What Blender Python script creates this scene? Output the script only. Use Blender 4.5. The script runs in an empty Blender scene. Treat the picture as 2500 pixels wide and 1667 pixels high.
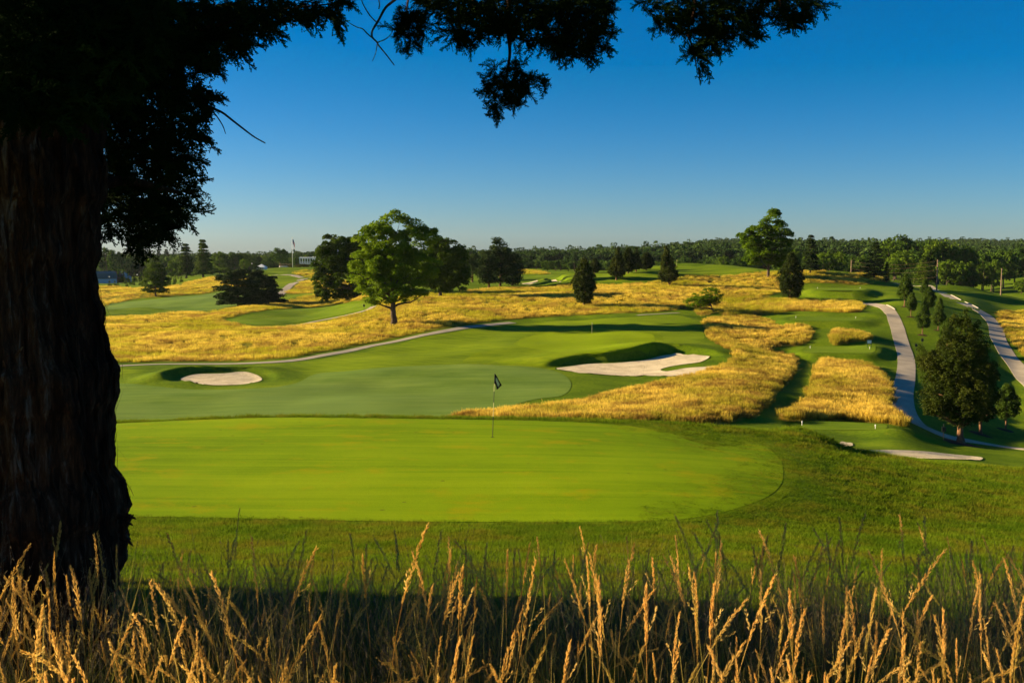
import bpy, math, random
import numpy as np
from mathutils import Vector
from mathutils.geometry import delaunay_2d_cdt

sc = bpy.context.scene
COL = sc.collection
# ------------------------------------------------------------------ camera
F = 2431.0                      # focal length in pixels of the 2500 px wide photograph (35 mm lens)
PITCH = math.atan((833.5 - 615.0) / F)
cam_data = bpy.data.cameras.new('camera')
cam_data.sensor_width = 36.0
cam_data.lens = 36.0 * F / 2500.0
cam_data.clip_start = 0.05
cam_data.clip_end = 12000.0
cam_data.dof.use_dof = True
cam_data.dof.focus_distance = 70.0
cam_data.dof.aperture_fstop = 14.0
cam = bpy.data.objects.new('camera', cam_data)
COL.objects.link(cam)
cam.location = (0, 0, 0)
cam.rotation_euler = (math.pi / 2 - PITCH, 0, 0)
sc.camera = cam
# ------------------------------------------------------------------ sky, sun, exposure
SUN_EL = math.radians(17.0)
SUN_AZ = math.radians(-79.0)    # compass angle from +Y, negative = to the left
world = bpy.data.worlds.new('World')
sc.world = world
world.use_nodes = True
wn = world.node_tree
for n in list(wn.nodes):
    wn.nodes.remove(n)
sky = wn.nodes.new('ShaderNodeTexSky')
sky.sky_type = 'NISHITA'
sky.sun_disc = False
sky.sun_elevation = SUN_EL
sky.sun_rotation = SUN_AZ
sky.altitude = 900.0
sky.air_density = 0.9
sky.dust_density = 1.0
sky.ozone_density = 5.0
hsv = wn.nodes.new('ShaderNodeHueSaturation')
hsv.inputs['Saturation'].default_value = 1.34
hsv.inputs['Value'].default_value = 0.80
bg = wn.nodes.new('ShaderNodeBackground')
bg.inputs['Strength'].default_value = 0.05
wo = wn.nodes.new('ShaderNodeOutputWorld')
wn.links.new(sky.outputs[0], hsv.inputs['Color'])
wn.links.new(hsv.outputs[0], bg.inputs['Color'])
wn.links.new(bg.outputs[0], wo.inputs['Surface'])
sun_data = bpy.data.lights.new('sun', 'SUN')
sun_data.energy = 5.0
sun_data.angle = math.radians(0.6)
sun_data.color = (1.0, 0.79, 0.46)
sun = bpy.data.objects.new('sun', sun_data)
COL.objects.link(sun)
sun_dir = Vector((math.sin(SUN_AZ) * math.cos(SUN_EL), math.cos(SUN_AZ) * math.cos(SUN_EL), math.sin(SUN_EL)))
sun.rotation_euler = sun_dir.to_track_quat('Z', 'Y').to_euler()
sun.location = (-30, 0, 30)
sc.view_settings.view_transform = 'Standard'
sc.view_settings.look = 'None'
sc.view_settings.exposure = 1.62
sc.view_settings.gamma = 1.0
sc.view_settings.use_curve_mapping = False
sc.render.use_motion_blur = False
sc.cycles.max_bounces = 6
sc.cycles.diffuse_bounces = 3
sc.cycles.transmission_bounces = 4
sc.cycles.transparent_max_bounces = 8
sc.cycles.sample_clamp_indirect = 4.0
sc.cycles.caustics_reflective = False
sc.cycles.caustics_refractive = False

SP, CP = math.sin(PITCH), math.cos(PITCH)
def zy(y):                      # height of a sight line through photo row y, per metre of distance
    v = (833.5 - y) / F
    return (-SP + v * CP) / (CP + v * SP)
def ray(x, y):                  # (X, Z) per metre of distance
    v = (833.5 - y) / F
    k = CP + v * SP
    return (x - 1250.0) / F / k, (-SP + v * CP) / k

# ------------------------------------------------------------------ terrain height function
# columns of the valley: photo column -> list of (distance, height) ; values above 100 are photo rows seen there
NEAR = [(0.3, -1.62), (3, -1.86), (5, -2.35), (8, -3.05), (10, -3.6), (12, -4.17), (14, -4.66), (16, -5.07), (18, -5.42), (20, -5.70)]
COLS = {
    -300: NEAR + [(22, 1262), (26, -5.95), (30, -6.0), (34, -6.1), (37, 1034), (39, -6.9), (45, -8.4), (60, -11.7), (80, -15.4), (95, -17.3),
          (105, 1028), (130, 960), (150, 912), (157, 903), (180, 860), (210, 815), (240, 785), (280, 762), (320, 742), (370, 716), (420, 707), (500, 697), (700, 684), (1000, 668), (1500, 650), (2600, 640)],
    250: NEAR + [(22, 1264), (26, -5.97), (30, -6.0), (34, -6.1), (37, 1031), (39, -6.8), (45, -8.3), (60, -11.6), (80, -15.3), (95, -17.3),
          (105, 1026), (130, 956), (150, 905), (157, 893), (180, 852), (210, 812), (240, 783), (280, 762), (320, 742), (370, 716), (420, 707), (500, 697), (700, 684), (1000, 668), (1500, 640), (2600, 640)],
    600: NEAR + [(22, 1270), (26, -6.0), (30, -6.03), (34, -6.08), (37, 1019), (39, -6.75), (45, -8.2), (60, -11.6), (80, -15.3), (95, -17.2),
          (105, 1017), (125, 962), (140, 930), (150, 902), (156, 890), (175, 856), (200, 822), (225, 797), (250, 773), (290, 745), (330, 720), (380, 700), (430, 683), (480, 668), (520, 662), (600, 668), (1000, 655), (1500, 640), (2600, 635)],
    730: NEAR + [(22, 1272), (26, -6.0), (30, -6.03), (34, -6.08), (37, 1019), (39, -6.75), (45, -8.2), (60, -11.6), (80, -15.3), (95, -17.2),
          (105, 1017), (125, 962), (145, 915), (158, 882), (175, 853), (200, 820), (225, 795), (250, 771), (290, 745), (330, 722), (380, 700), (430, 682), (480, 668), (540, 651), (600, 650), (700, 655), (1000, 650), (1500, 640), (2600, 635)],
    1000: NEAR + [(22, 1274), (26, -6.0), (30, -6.05), (34, -6.12), (37.5, 1022), (39.5, -6.8), (45, -8.2), (60, -11.6), (80, -15.4), (95, -17.0),
          (105, 1016), (125, 958), (145, 905), (168, 864), (187, 832), (204, 800), (222, 766), (245, 740), (273, 715), (320, 698), (400, 685), (500, 670), (700, 655), (1000, 648), (1500, 640), (2600, 635)],
    1300: NEAR + [(22, 1275), (26, -6.0), (30, -6.08), (34, -6.2), (38, 1027), (40, -7.0), (45, -8.3), (60, -11.4), (75, -14.1), (88, -15.8),
          (100, 1016), (120, 965), (138, 916), (150, 893), (162, 868), (175, 843), (192, 815), (205, 793), (214, 781), (235, 752), (265, 720), (300, 700), (340, 688), (400, 672), (460, 660), (520, 668), (700, 655), (1000, 645), (1500, 640), (2600, 640)],
    1550: NEAR + [(22, 1274), (26, -6.05), (30, -6.18), (34, -6.35), (38, 1033), (40, -7.1), (45, -8.4), (60, -11.4), (75, -14.0), (88, -15.8),
          (98, 1018), (118, 968), (138, 917), (150, 889), (163, 864), (178, 838), (192, 814), (205, 790), (216, 770), (235, 747), (262, 713), (285, 690), (310, 668), (335, 655), (360, 655), (450, 668), (600, 668), (900, 645), (1500, 633), (2600, 640)],
    1750: NEAR + [(22, 1278), (26, -6.15), (30, -6.35), (34, -6.6), (38, 1045), (40, -7.4), (45, -8.6), (60, -11.6), (75, -14.2), (88, -16.0),
          (96, 1030), (115, 968), (135, 915), (150, 884), (165, 858), (185, 820), (205, 790), (222, 765), (245, 735), (270, 705), (295, 680), (315, 660), (335, 650), (360, 649), (450, 668), (600, 668), (900, 645), (1500, 614), (1800, 606), (2600, 640)],
    1950: NEAR + [(22, 1290), (26, -6.4), (30, -6.62), (34, -6.9), (37, -7.1), (40, 1054), (42, -8.0), (48, -9.6), (60, -12.0), (75, -14.6), (88, -16.4),
          (97, 1044), (112, 995), (130, 946), (155, 888), (166, 866), (176, 843), (200, 806), (204, 797), (220, 768), (245, 740), (258, 722), (275, 700), (292, 672), (303, 661), (315, 660), (350, 668), (450, 672), (600, 665), (900, 640), (1500, 614), (1800, 606), (2600, 640)],
    2100: NEAR + [(22, 1305), (26, -6.65), (30, -6.95), (34, -7.3), (37, -7.75), (41, 1114), (43, -9.15), (48, -10.4), (56, -12.0), (66, -13.2), (76, -15.0), (85, -16.6),
          (96, 1060), (105, 1036), (130, 950), (155, 890), (164, 874), (176, 843), (200, 803), (204, 794), (220, 762), (245, 738), (258, 722), (275, 702), (290, 682), (303, 668), (320, 672), (350, 682), (450, 680), (600, 665), (900, 640), (1500, 616), (1800, 608), (2600, 640)],
    2200: NEAR + [(22, 1315), (26, -6.85), (30, -7.2), (34, -7.6), (38, -8.1), (42, 1122), (44, -9.3), (48, -10.3), (56, -12.2), (66, -13.8), (72, -14.7), (85, 1080),
          (95, 1058), (105, 1030), (120, 985), (139, 935), (160, 888), (180, 845), (200, 800), (220, 757), (240, 735), (262, 718), (285, 700), (310, 690), (350, 690), (450, 685), (600, 672), (900, 645), (1500, 618), (1800, 610), (2600, 640)],
    2350: NEAR + [(22, 1325), (26, -7.1), (30, -7.5), (34, -7.95), (38, -8.5), (42, 1134), (44, -9.5), (50, -11.0), (60, -13.0), (68, -14.3), (76, 1112), (90, 1095),
          (105, 1073), (120, 1030), (139, 968), (160, 905), (180, 850), (200, 810), (225, 772), (250, 745), (275, 725), (300, 712), (340, 709), (400, 709), (450, 715), (600, 690), (900, 650), (1500, 614), (1800, 603), (2600, 640)],
    2500: NEAR + [(22, 1335), (26, -7.3), (30, -7.75), (34, -8.25), (38, -8.8), (42, 1142), (44, -9.7), (50, -11.1), (60, -13.2), (70, -15.2), (80, 1120), (95, 1103),
          (110, 1085), (125, 1045), (140, 1000), (165, 925), (190, 855), (215, 808), (240, 778), (265, 752), (290, 737), (320, 727), (360, 722), (420, 715), (520, 690), (700, 660), (900, 650), (1500, 618), (1800, 607), (2600, 640)],
}
def pchip(xk, yk, x):
    xk = np.asarray(xk, float); yk = np.asarray(yk, float)
    h = np.diff(xk); dl = np.diff(yk) / h
    m = np.zeros_like(xk)
    w1 = 2 * h[1:] + h[:-1]; w2 = h[1:] + 2 * h[:-1]
    ok = dl[1:] * dl[:-1] > 0
    with np.errstate(divide='ignore', invalid='ignore'):
        m[1:-1] = np.where(ok, (w1 + w2) / (w1 / dl[:-1] + w2 / dl[1:]), 0)
    m[0] = dl[0]; m[-1] = dl[-1]
    i = np.clip(np.searchsorted(xk, x) - 1, 0, len(h) - 1)
    t = np.clip((x - xk[i]) / h[i], 0, 1); t2 = t * t; t3 = t2 * t
    return (2*t3 - 3*t2 + 1) * yk[i] + (t3 - 2*t2 + t) * h[i] * m[i] + (-2*t3 + 3*t2) * yk[i+1] + (t3 - t2) * h[i] * m[i+1]
TGRID = np.linspace(math.log(2.0), math.log(5002.0), 2400)   # log(r + 2)
azk, colz = [], []
for px in sorted(COLS):
    s = (px - 1250.0) / F
    kk = math.hypot(1, s)
    rr, zz = [], []
    off = 22 * zy(COLS[px][len(NEAR)][1]) + 5.95
    for d, v in COLS[px]:
        z_ = d * zy(v) if v > 100 else v
        if d <= 20: z_ += min(0.0, off) * (d / 22.0) ** 2.2
        rr.append(math.log(d * kk + 2)); zz.append(z_)
    rr.append(math.log(5002.0)); zz.append(zz[-1] - 10)
    azk.append(math.atan(s)); colz.append(pchip(rr, zz, TGRID))
side = [(0.3, -1.62), (5, -2.2), (10, -3.2), (20, -5.2), (35, -7.5), (60, -11.5), (100, -17.0), (160, -18), (260, -15), (400, -13), (700, -12), (1500, -8), (5000, -20)]
back = [(0.3, -1.62), (10, -1.4), (40, -2.5), (200, -6), (5000, -15)]
def gen(lst):
    return pchip([math.log(a + 2) for a, b in lst], [b for a, b in lst], TGRID)
azk = [-math.pi, -2.2, -1.35] + azk + [1.1, 1.6, 2.3, math.pi]
colz = [gen(back), gen(back), gen(side)] + colz + [gen(side), gen(side), gen(back), gen(back)]
colz = np.array(colz)
AZG = np.concatenate([np.linspace(-math.pi, -0.62, 90)[:-1], np.linspace(-0.62, 0.62, 621), np.linspace(0.62, math.pi, 90)[1:]])
TAB = np.zeros((len(AZG), len(TGRID)))
# Catmull-like smooth blend across columns (pchip per distance row, vectorised)
def pchip2(xk, Y, x):
    xk = np.asarray(xk); h = np.diff(xk)[:, None]; dl = np.diff(Y, axis=0) / h
    m = np.zeros_like(Y)
    w1 = 2 * h[1:] + h[:-1]; w2 = h[1:] + 2 * h[:-1]
    with np.errstate(divide='ignore', invalid='ignore'):
        hm = (w1 + w2) / (w1 / dl[:-1] + w2 / dl[1:])
    m[1:-1] = np.where(dl[1:] * dl[:-1] > 0, hm, 0)
    i = np.clip(np.searchsorted(xk, x) - 1, 0, len(xk) - 2)
    t = np.clip((x - xk[i]) / h[i, 0], 0, 1)[:, None]; t2 = t * t; t3 = t2 * t
    return (2*t3 - 3*t2 + 1) * Y[i] + (t3 - 2*t2 + t) * h[i] * m[i] + (-2*t3 + 3*t2) * Y[i+1] + (t3 - t2) * h[i] * m[i+1]
TAB = pchip2(azk, colz, AZG)
# light smoothing along distance
ker = np.array([1, 2, 3, 4, 3, 2, 1.0]); ker /= ker.sum()
TAB = np.apply_along_axis(lambda v: np.convolve(np.pad(v, 3, mode='edge'), ker, mode='valid'), 1, TAB)
RNG0 = np.random.default_rng(5)
WAVES = [(RNG0.uniform(0, 6.28), RNG0.uniform(0, 6.28), lam, amp) for lam, amp in [(61, .30), (43, .22), (29, .14), (19, .09), (37, .18), (13, .05), (9, .03)]]
def base_z(x, y):
    x = np.asarray(x, float); y = np.asarray(y, float)
    r = np.hypot(x, y); az = np.arctan2(x, y)
    fi = np.interp(az, AZG, np.arange(len(AZG)))
    ft = (np.log(r + 2) - TGRID[0]) / (TGRID[1] - TGRID[0])
    i = np.clip(fi.astype(int), 0, len(AZG) - 2); j = np.clip(ft.astype(int), 0, len(TGRID) - 2)
    a = fi - i; b = np.clip(ft - j, 0, 1)
    z = (TAB[i, j] * (1-a) + TAB[i+1, j] * a) * (1-b) + (TAB[i, j+1] * (1-a) + TAB[i+1, j+1] * a) * b
    w = 0
    for th, ph, lam, amp in WAVES:
        w = w + amp * np.sin((x * math.cos(th) + y * math.sin(th)) * 6.2832 / lam + ph + 1.3 * np.sin((x * math.sin(th) - y * math.cos(th)) * 6.2832 / (lam * 2.3)))
    return z + w * np.clip((r - 8) / 250.0, 0, .9)

FEATURES = []     # functions (x, y, z) -> z
def ground(x, y, raw=False):
    x = np.atleast_1d(np.asarray(x, float)); y = np.atleast_1d(np.asarray(y, float))
    z = base_z(x, y)
    if not raw:
        for bb, fn in FEATURES:
            m = (x > bb[0]) & (x < bb[1]) & (y > bb[2]) & (y < bb[3])
            if m.any():
                z = z.copy(); z[m] = fn(x[m], y[m], z[m])
    return z
def gz(x, y):
    return float(ground([x], [y])[0])
DS = np.exp(np.linspace(math.log(6), math.log(2600), 5000))
def hit(x, y, dmin=8.0, dmax=2500.0):
    """where the sight line through photo pixel (x, y) meets the ground"""
    a, b = ray(x, y)
    d = DS[(DS >= dmin) & (DS <= dmax)]
    diff = b * d - ground(a * d, d)
    k = np.where((diff[:-1] > 0) & (diff[1:] <= 0))[0]
    if len(k):
        k = k[0]; t = diff[k] / (diff[k] - diff[k+1]); dd = d[k] * (1-t) + d[k+1] * t
    else:
        dd = d[np.argmin(np.abs(diff) / d)]
    return (a * dd, dd)
def trace(pts, dmin=8.0, dmax=2500.0):
    out = []
    for p in pts:
        if len(p) == 3:       # (column, None, distance)
            out.append(((p[0] - 1250.0) / F * p[2], p[2]))
        else:
            out.append(hit(p[0], p[1], dmin, dmax))
    return np.array(out)
def smooth_closed(P, n=4):
    P = np.asarray(P, float); N = len(P); out = []
    for i in range(N):
        p0, p1, p2, p3 = P[i-1], P[i], P[(i+1) % N], P[(i+2) % N]
        for k in range(n):
            t = k / n
            out.append(0.5 * ((2*p1) + (-p0+p2)*t + (2*p0-5*p1+4*p2-p3)*t*t + (-p0+3*p1-3*p2+p3)*t**3))
    return np.array(out)
def smooth_open(P, n=6):
    P = np.asarray(P, float); Q = np.vstack([2*P[0]-P[1], P, 2*P[-1]-P[-2]]); out = []
    for i in range(1, len(Q) - 2):
        p0, p1, p2, p3 = Q[i-1], Q[i], Q[i+1], Q[i+2]
        for k in range(n):
            t = k / n
            out.append(0.5 * ((2*p1) + (-p0+p2)*t + (2*p0-5*p1+4*p2-p3)*t*t + (-p0+3*p1-3*p2+p3)*t**3))
    out.append(P[-1])
    return np.array(out)
def inside(P, x, y):
    x = np.asarray(x); y = np.asarray(y); c = np.zeros(x.shape, bool); N = len(P)
    for i in range(N):
        x1, y1 = P[i]; x2, y2 = P[(i+1) % N]
        if y1 == y2: continue
        m = ((y1 > y) != (y2 > y)) & (x < (x2 - x1) * (y - y1) / (y2 - y1) + x1)
        c ^= m
    return c
def seg_dist(P, x, y, closed=True, vals=None):
    best = np.full(x.shape, 1e9); bv = np.zeros(x.shape)
    N = len(P)
    for i in range(N if closed else N - 1):
        ax, ay = P[i]; bx, by = P[(i+1) % N]
        dx, dy = bx-ax, by-ay; L = dx*dx + dy*dy + 1e-12
        t = np.clip(((x-ax)*dx + (y-ay)*dy) / L, 0, 1)
        d = np.hypot(x - ax - t*dx, y - ay - t*dy)
        m = d < best
        best = np.where(m, d, best)
        if vals is not None:
            bv = np.where(m, vals[i] * (1-t) + vals[(i+1) % N] * t, bv)
    return best, bv
def sstep(t):
    t = np.clip(t, 0, 1); return t * t * (3 - 2 * t)
def bbox(P, pad):
    return (P[:, 0].min()-pad, P[:, 0].max()+pad, P[:, 1].min()-pad, P[:, 1].max()+pad)
def add_bunker(poly, lips, face=1.6, fade=7.0, sink=0.12, gap=.7, excl=None):
    """poly: closed sand outline; lips: list of (polyline, heights): banks of turf rising behind the sand"""
    lips = [(np.asarray(p), list(h)) for p, h in lips]
    def fn(x, y, z):
        ins = inside(poly, x, y)
        de, _ = seg_dist(poly, x, y)
        z2 = z.copy()
        for lp, hh in lips:
            d, h = seg_dist(lp, x, y, False, hh)
            up = h * sstep((d - gap) / face) * np.exp(-(np.maximum(d - face - gap, 0) / fade) ** 2)
            z2 = z2 + np.where(ins, 0, up)
        if excl is not None:
            de2, _ = seg_dist(excl, x, y); k = np.where(inside(excl, x, y), 0.0, sstep(de2 / 2.0)); z2 = z + (z2 - z) * k
        return np.where(ins, z2 - sink * sstep(de / 1.2), z2)
    FEATURES.append((bbox(poly, 22), fn))
def add_platform(poly, zt, w=2.5):
    def fn(x, y, z):
        ins = inside(poly, x, y); d, _ = seg_dist(poly, x, y)
        k = np.where(ins, 1.0, 1 - sstep(d / w))
        return z * (1 - k) + zt * k
    FEATURES.append((bbox(poly, w + 1), fn))
def add_mound(cx, cy, rx, ry, h, rot=0.0, p=2.0):
    ca, sa = math.cos(rot), math.sin(rot)
    def fn(x, y, z):
        u = ((x-cx)*ca + (y-cy)*sa) / rx; v = (-(x-cx)*sa + (y-cy)*ca) / ry
        return z + h * np.exp(-(u*u + v*v) ** (p/2))
    R = 3 * max(rx, ry)
    FEATURES.append(((cx-R, cx+R, cy-R, cy+R), fn))

# ------------------------------------------------------------------ objects and properties
def tag(o, label=None, cat=None, group=None, kind=None):
    if label: o['label'] = label
    if cat: o['category'] = cat
    if group: o['group'] = group
    if kind: o['kind'] = kind
    return o
def mesh(name, V, Fc, mats=(), smooth=False, mi=None):
    """V (n,3); Fc list of index arrays (m,k) or one array"""
    V = np.asarray(V, np.float32)
    if not isinstance(Fc, list): Fc = [Fc]
    Fc = [np.asarray(f, np.int32) for f in Fc if len(f)]
    me = bpy.data.meshes.new(name)
    me.vertices.add(len(V)); me.vertices.foreach_set('co', V.ravel())
    if Fc:
        loops = np.concatenate([f.ravel() for f in Fc])
        sizes = np.concatenate([np.full(len(f), f.shape[1], np.int32) for f in Fc])
        starts = np.concatenate([[0], np.cumsum(sizes)[:-1]]).astype(np.int32)
        me.loops.add(len(loops)); me.loops.foreach_set('vertex_index', loops)
        me.polygons.add(len(sizes)); me.polygons.foreach_set('loop_start', starts)
        if mi is not None: me.polygons.foreach_set('material_index', np.asarray(mi, np.int32))
        me.polygons.foreach_set('use_smooth', np.full(len(sizes), bool(smooth)))
    me.update(calc_edges=True)
    for m in (mats if isinstance(mats, (list, tuple)) else [mats]): me.materials.append(m)
    return me
def link(name, me, parent=None, loc=None):
    o = bpy.data.objects.new(name, me); COL.objects.link(o)
    if parent is not None: o.parent = parent
    if loc is not None: o.location = loc
    return o
def empty(name, loc, label, cat, group=None, rz=0.0):
    o = bpy.data.objects.new(name, None); COL.objects.link(o)
    o.location = loc; o.rotation_euler = (0, 0, rz); o.empty_display_size = 0.3
    return tag(o, label, cat, group)
class MB:
    """collects boxes, tubes and polygons into one mesh"""
    def __init__(s): s.V = []; s.F = {}; s.n = 0; s.mi = {}
    def add(s, V, Fc, m=0):
        V = np.asarray(V, float); Fc = np.asarray(Fc, int)
        s.V.append(V); k = Fc.shape[1]
        s.F.setdefault(k, []).append(Fc + s.n); s.mi.setdefault(k, []).append(np.full(len(Fc), m)); s.n += len(V); return s
    def box(s, c, h, m=0, rz=0.0, taper=1.0):
        P = np.array([[x*(taper if z > 0 else 1), y*(taper if z > 0 else 1), z] for x in (-1, 1) for y in (-1, 1) for z in (-1, 1)], float) * np.asarray(h)
        ca, sa = math.cos(rz), math.sin(rz)
        P = np.stack([P[:, 0]*ca - P[:, 1]*sa, P[:, 0]*sa + P[:, 1]*ca, P[:, 2]], 1) + np.asarray(c)
        return s.add(P, [[0, 1, 3, 2], [4, 6, 7, 5], [0, 4, 5, 1], [2, 3, 7, 6], [0, 2, 6, 4], [1, 5, 7, 3]], m)
    def tube(s, pts, rad, n=8, m=0, cap=True):
        V, Q = tube(pts, rad, n); s.add(V, Q, m)
        if cap:
            b = s.n - len(V)
            for ring in (range(n-1, -1, -1), range(len(V)-n, len(V))):
                idx = [b + i for i in ring]
                s.F.setdefault(n, []).append(np.array([idx])); s.mi.setdefault(n, []).append(np.array([m]))
        return s
    def poly(s, pts, m=0):
        return s.add(pts, [list(range(len(pts)))], m)
    def build(s, name, mats, parent=None, loc=None, smooth=False):
        ks = list(s.F)
        Fc = [np.concatenate(s.F[k]) for k in ks]; mi = np.concatenate([np.concatenate(s.mi[k]) for k in ks])
        return link(name, mesh(name, np.concatenate(s.V), Fc, mats, smooth, mi), parent, loc)
def tube(pts, rad, n=8):
    pts = np.asarray(pts, float); m = len(pts)
    rad = np.full(m, rad, float) if np.isscalar(rad) else np.asarray(rad, float)
    tg = np.gradient(pts, axis=0); tg /= np.linalg.norm(tg, axis=1)[:, None] + 1e-9
    ref = np.array([0.31, 0.95, 0.05]) if abs(tg[0, 2]) > .8 else np.array([0, 0, 1.0])
    a = np.cross(tg, ref); a /= np.linalg.norm(a, axis=1)[:, None] + 1e-9
    b = np.cross(tg, a)
    th = np.arange(n) * 2 * math.pi / n
    V = pts[:, None] + rad[:, None, None] * (a[:, None] * np.cos(th)[None, :, None] + b[:, None] * np.sin(th)[None, :, None])
    i = np.arange(m-1)[:, None] * n; j = np.arange(n)[None]; j2 = (j+1) % n
    Q = np.stack([i+j, i+j2, i+n+j2, i+n+j], -1).reshape(-1, 4)
    return V.reshape(-1, 3), Q
def copy_tree(root, loc=None, scale=None, rz=None, label=None, group=None):
    c = root.copy(); COL.objects.link(c)
    if loc is not None: c.location = loc
    if scale is not None: c.scale = scale
    if rz is not None: c.rotation_euler = (0, 0, rz)
    if label: c['label'] = label
    if group: c['group'] = group
    for ch in list(root.children):
        k = ch.copy(); COL.objects.link(k); k.parent = c
        for g in list(ch.children):
            q = g.copy(); COL.objects.link(q); q.parent = k
    return c

# ------------------------------------------------------------------ materials
def newmat(name):
    m = bpy.data.materials.new(name); m.use_nodes = True
    nt = m.node_tree
    for n in list(nt.nodes): nt.nodes.remove(n)
    out = nt.nodes.new('ShaderNodeOutputMaterial')
    return m, nt, out
def N(nt, t, **kw):
    n = nt.nodes.new(t)
    for k, v in kw.items():
        if k.startswith('i_'): n.inputs[k[2:].replace('_', ' ')].default_value = v
        else: setattr(n, k, v)
    return n
def coords(nt, scale=(1, 1, 1), obj=False):
    g = N(nt, 'ShaderNodeTexCoord') if obj else N(nt, 'ShaderNodeNewGeometry')
    mp = N(nt, 'ShaderNodeMapping'); mp.inputs['Scale'].default_value = scale
    nt.links.new(g.outputs['Object' if obj else 'Position'], mp.inputs['Vector'])
    return mp.outputs[0]
def noise(nt, vec, scale, detail=4.0, rough=.55, dist=0.0):
    n = N(nt, 'ShaderNodeTexNoise'); n.inputs['Scale'].default_value = scale; n.inputs['Detail'].default_value = detail
    n.inputs['Roughness'].default_value = rough; n.inputs['Distortion'].default_value = dist
    nt.links.new(vec, n.inputs['Vector']); return n.outputs[0]
def ramp(nt, fac, stops):
    r = N(nt, 'ShaderNodeValToRGB'); e = r.color_ramp.elements
    while len(e) < len(stops): e.new(.5)
    for k, (p, c) in enumerate(stops):
        e[k].position = p; e[k].color = (*c, 1) if len(c) == 3 else c
    nt.links.new(fac, r.inputs[0]); return r.outputs[0]
def mixc(nt, fac, a, b, mode='MIX'):
    m = N(nt, 'ShaderNodeMix', data_type='RGBA', blend_type=mode)
    for sock, v in ((m.inputs[0], fac), (m.inputs[6], a), (m.inputs[7], b)):
        if isinstance(v, (int, float)): sock.default_value = v
        elif isinstance(v, tuple): sock.default_value = (*v, 1) if len(v) == 3 else v
        else: nt.links.new(v, sock)
    return m.outputs[2]
def math_(nt, op, a, b=0.0):
    m = N(nt, 'ShaderNodeMath', operation=op)
    for sock, v in ((m.inputs[0], a), (m.inputs[1], b)):
        if isinstance(v, (int, float)): sock.default_value = v
        else: nt.links.new(v, sock)
    return m.outputs[0]
def finish(nt, out, col, rough=.9, spec=.05, bump=None, bdist=.05, bstr=.6, trans=0.0, tcol=None):
    p = N(nt, 'ShaderNodeBsdfPrincipled')
    if isinstance(col, tuple): p.inputs['Base Color'].default_value = (*col, 1)
    else: nt.links.new(col, p.inputs['Base Color'])
    p.inputs['Roughness'].default_value = rough
    p.inputs['Specular IOR Level'].default_value = spec
    if bump is not None:
        b = N(nt, 'ShaderNodeBump'); b.inputs['Distance'].default_value = bdist; b.inputs['Strength'].default_value = bstr
        nt.links.new(bump, b.inputs['Height']); nt.links.new(b.outputs[0], p.inputs['Normal'])
    sh = p.outputs[0]
    if trans > 0:
        t = N(nt, 'ShaderNodeBsdfTranslucent')
        src = tcol if tcol is not None else col
        if isinstance(src, tuple): t.inputs['Color'].default_value = (*src, 1)
        else: nt.links.new(src, t.inputs['Color'])
        mx = N(nt, 'ShaderNodeMixShader'); mx.inputs[0].default_value = trans
        nt.links.new(sh, mx.inputs[1]); nt.links.new(t.outputs[0], mx.inputs[2]); sh = mx.outputs[0]
    nt.links.new(sh, out.inputs['Surface'])
def plain(name, col, rough=.6, spec=.3, metal=0.0, var=.0, scale=3.0, bump=0.0):
    m, nt, out = newmat(name)
    v = coords(nt, obj=True)
    n = noise(nt, v, scale, 5)
    c2 = tuple(max(0, c * (1 - var)) for c in col); c3 = tuple(min(1, c * (1 + var)) for c in col)
    finish(nt, out, ramp(nt, n, [(.3, c2), (.7, c3)]), rough, spec, n if bump else None, .02, bump)
    return m
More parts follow.
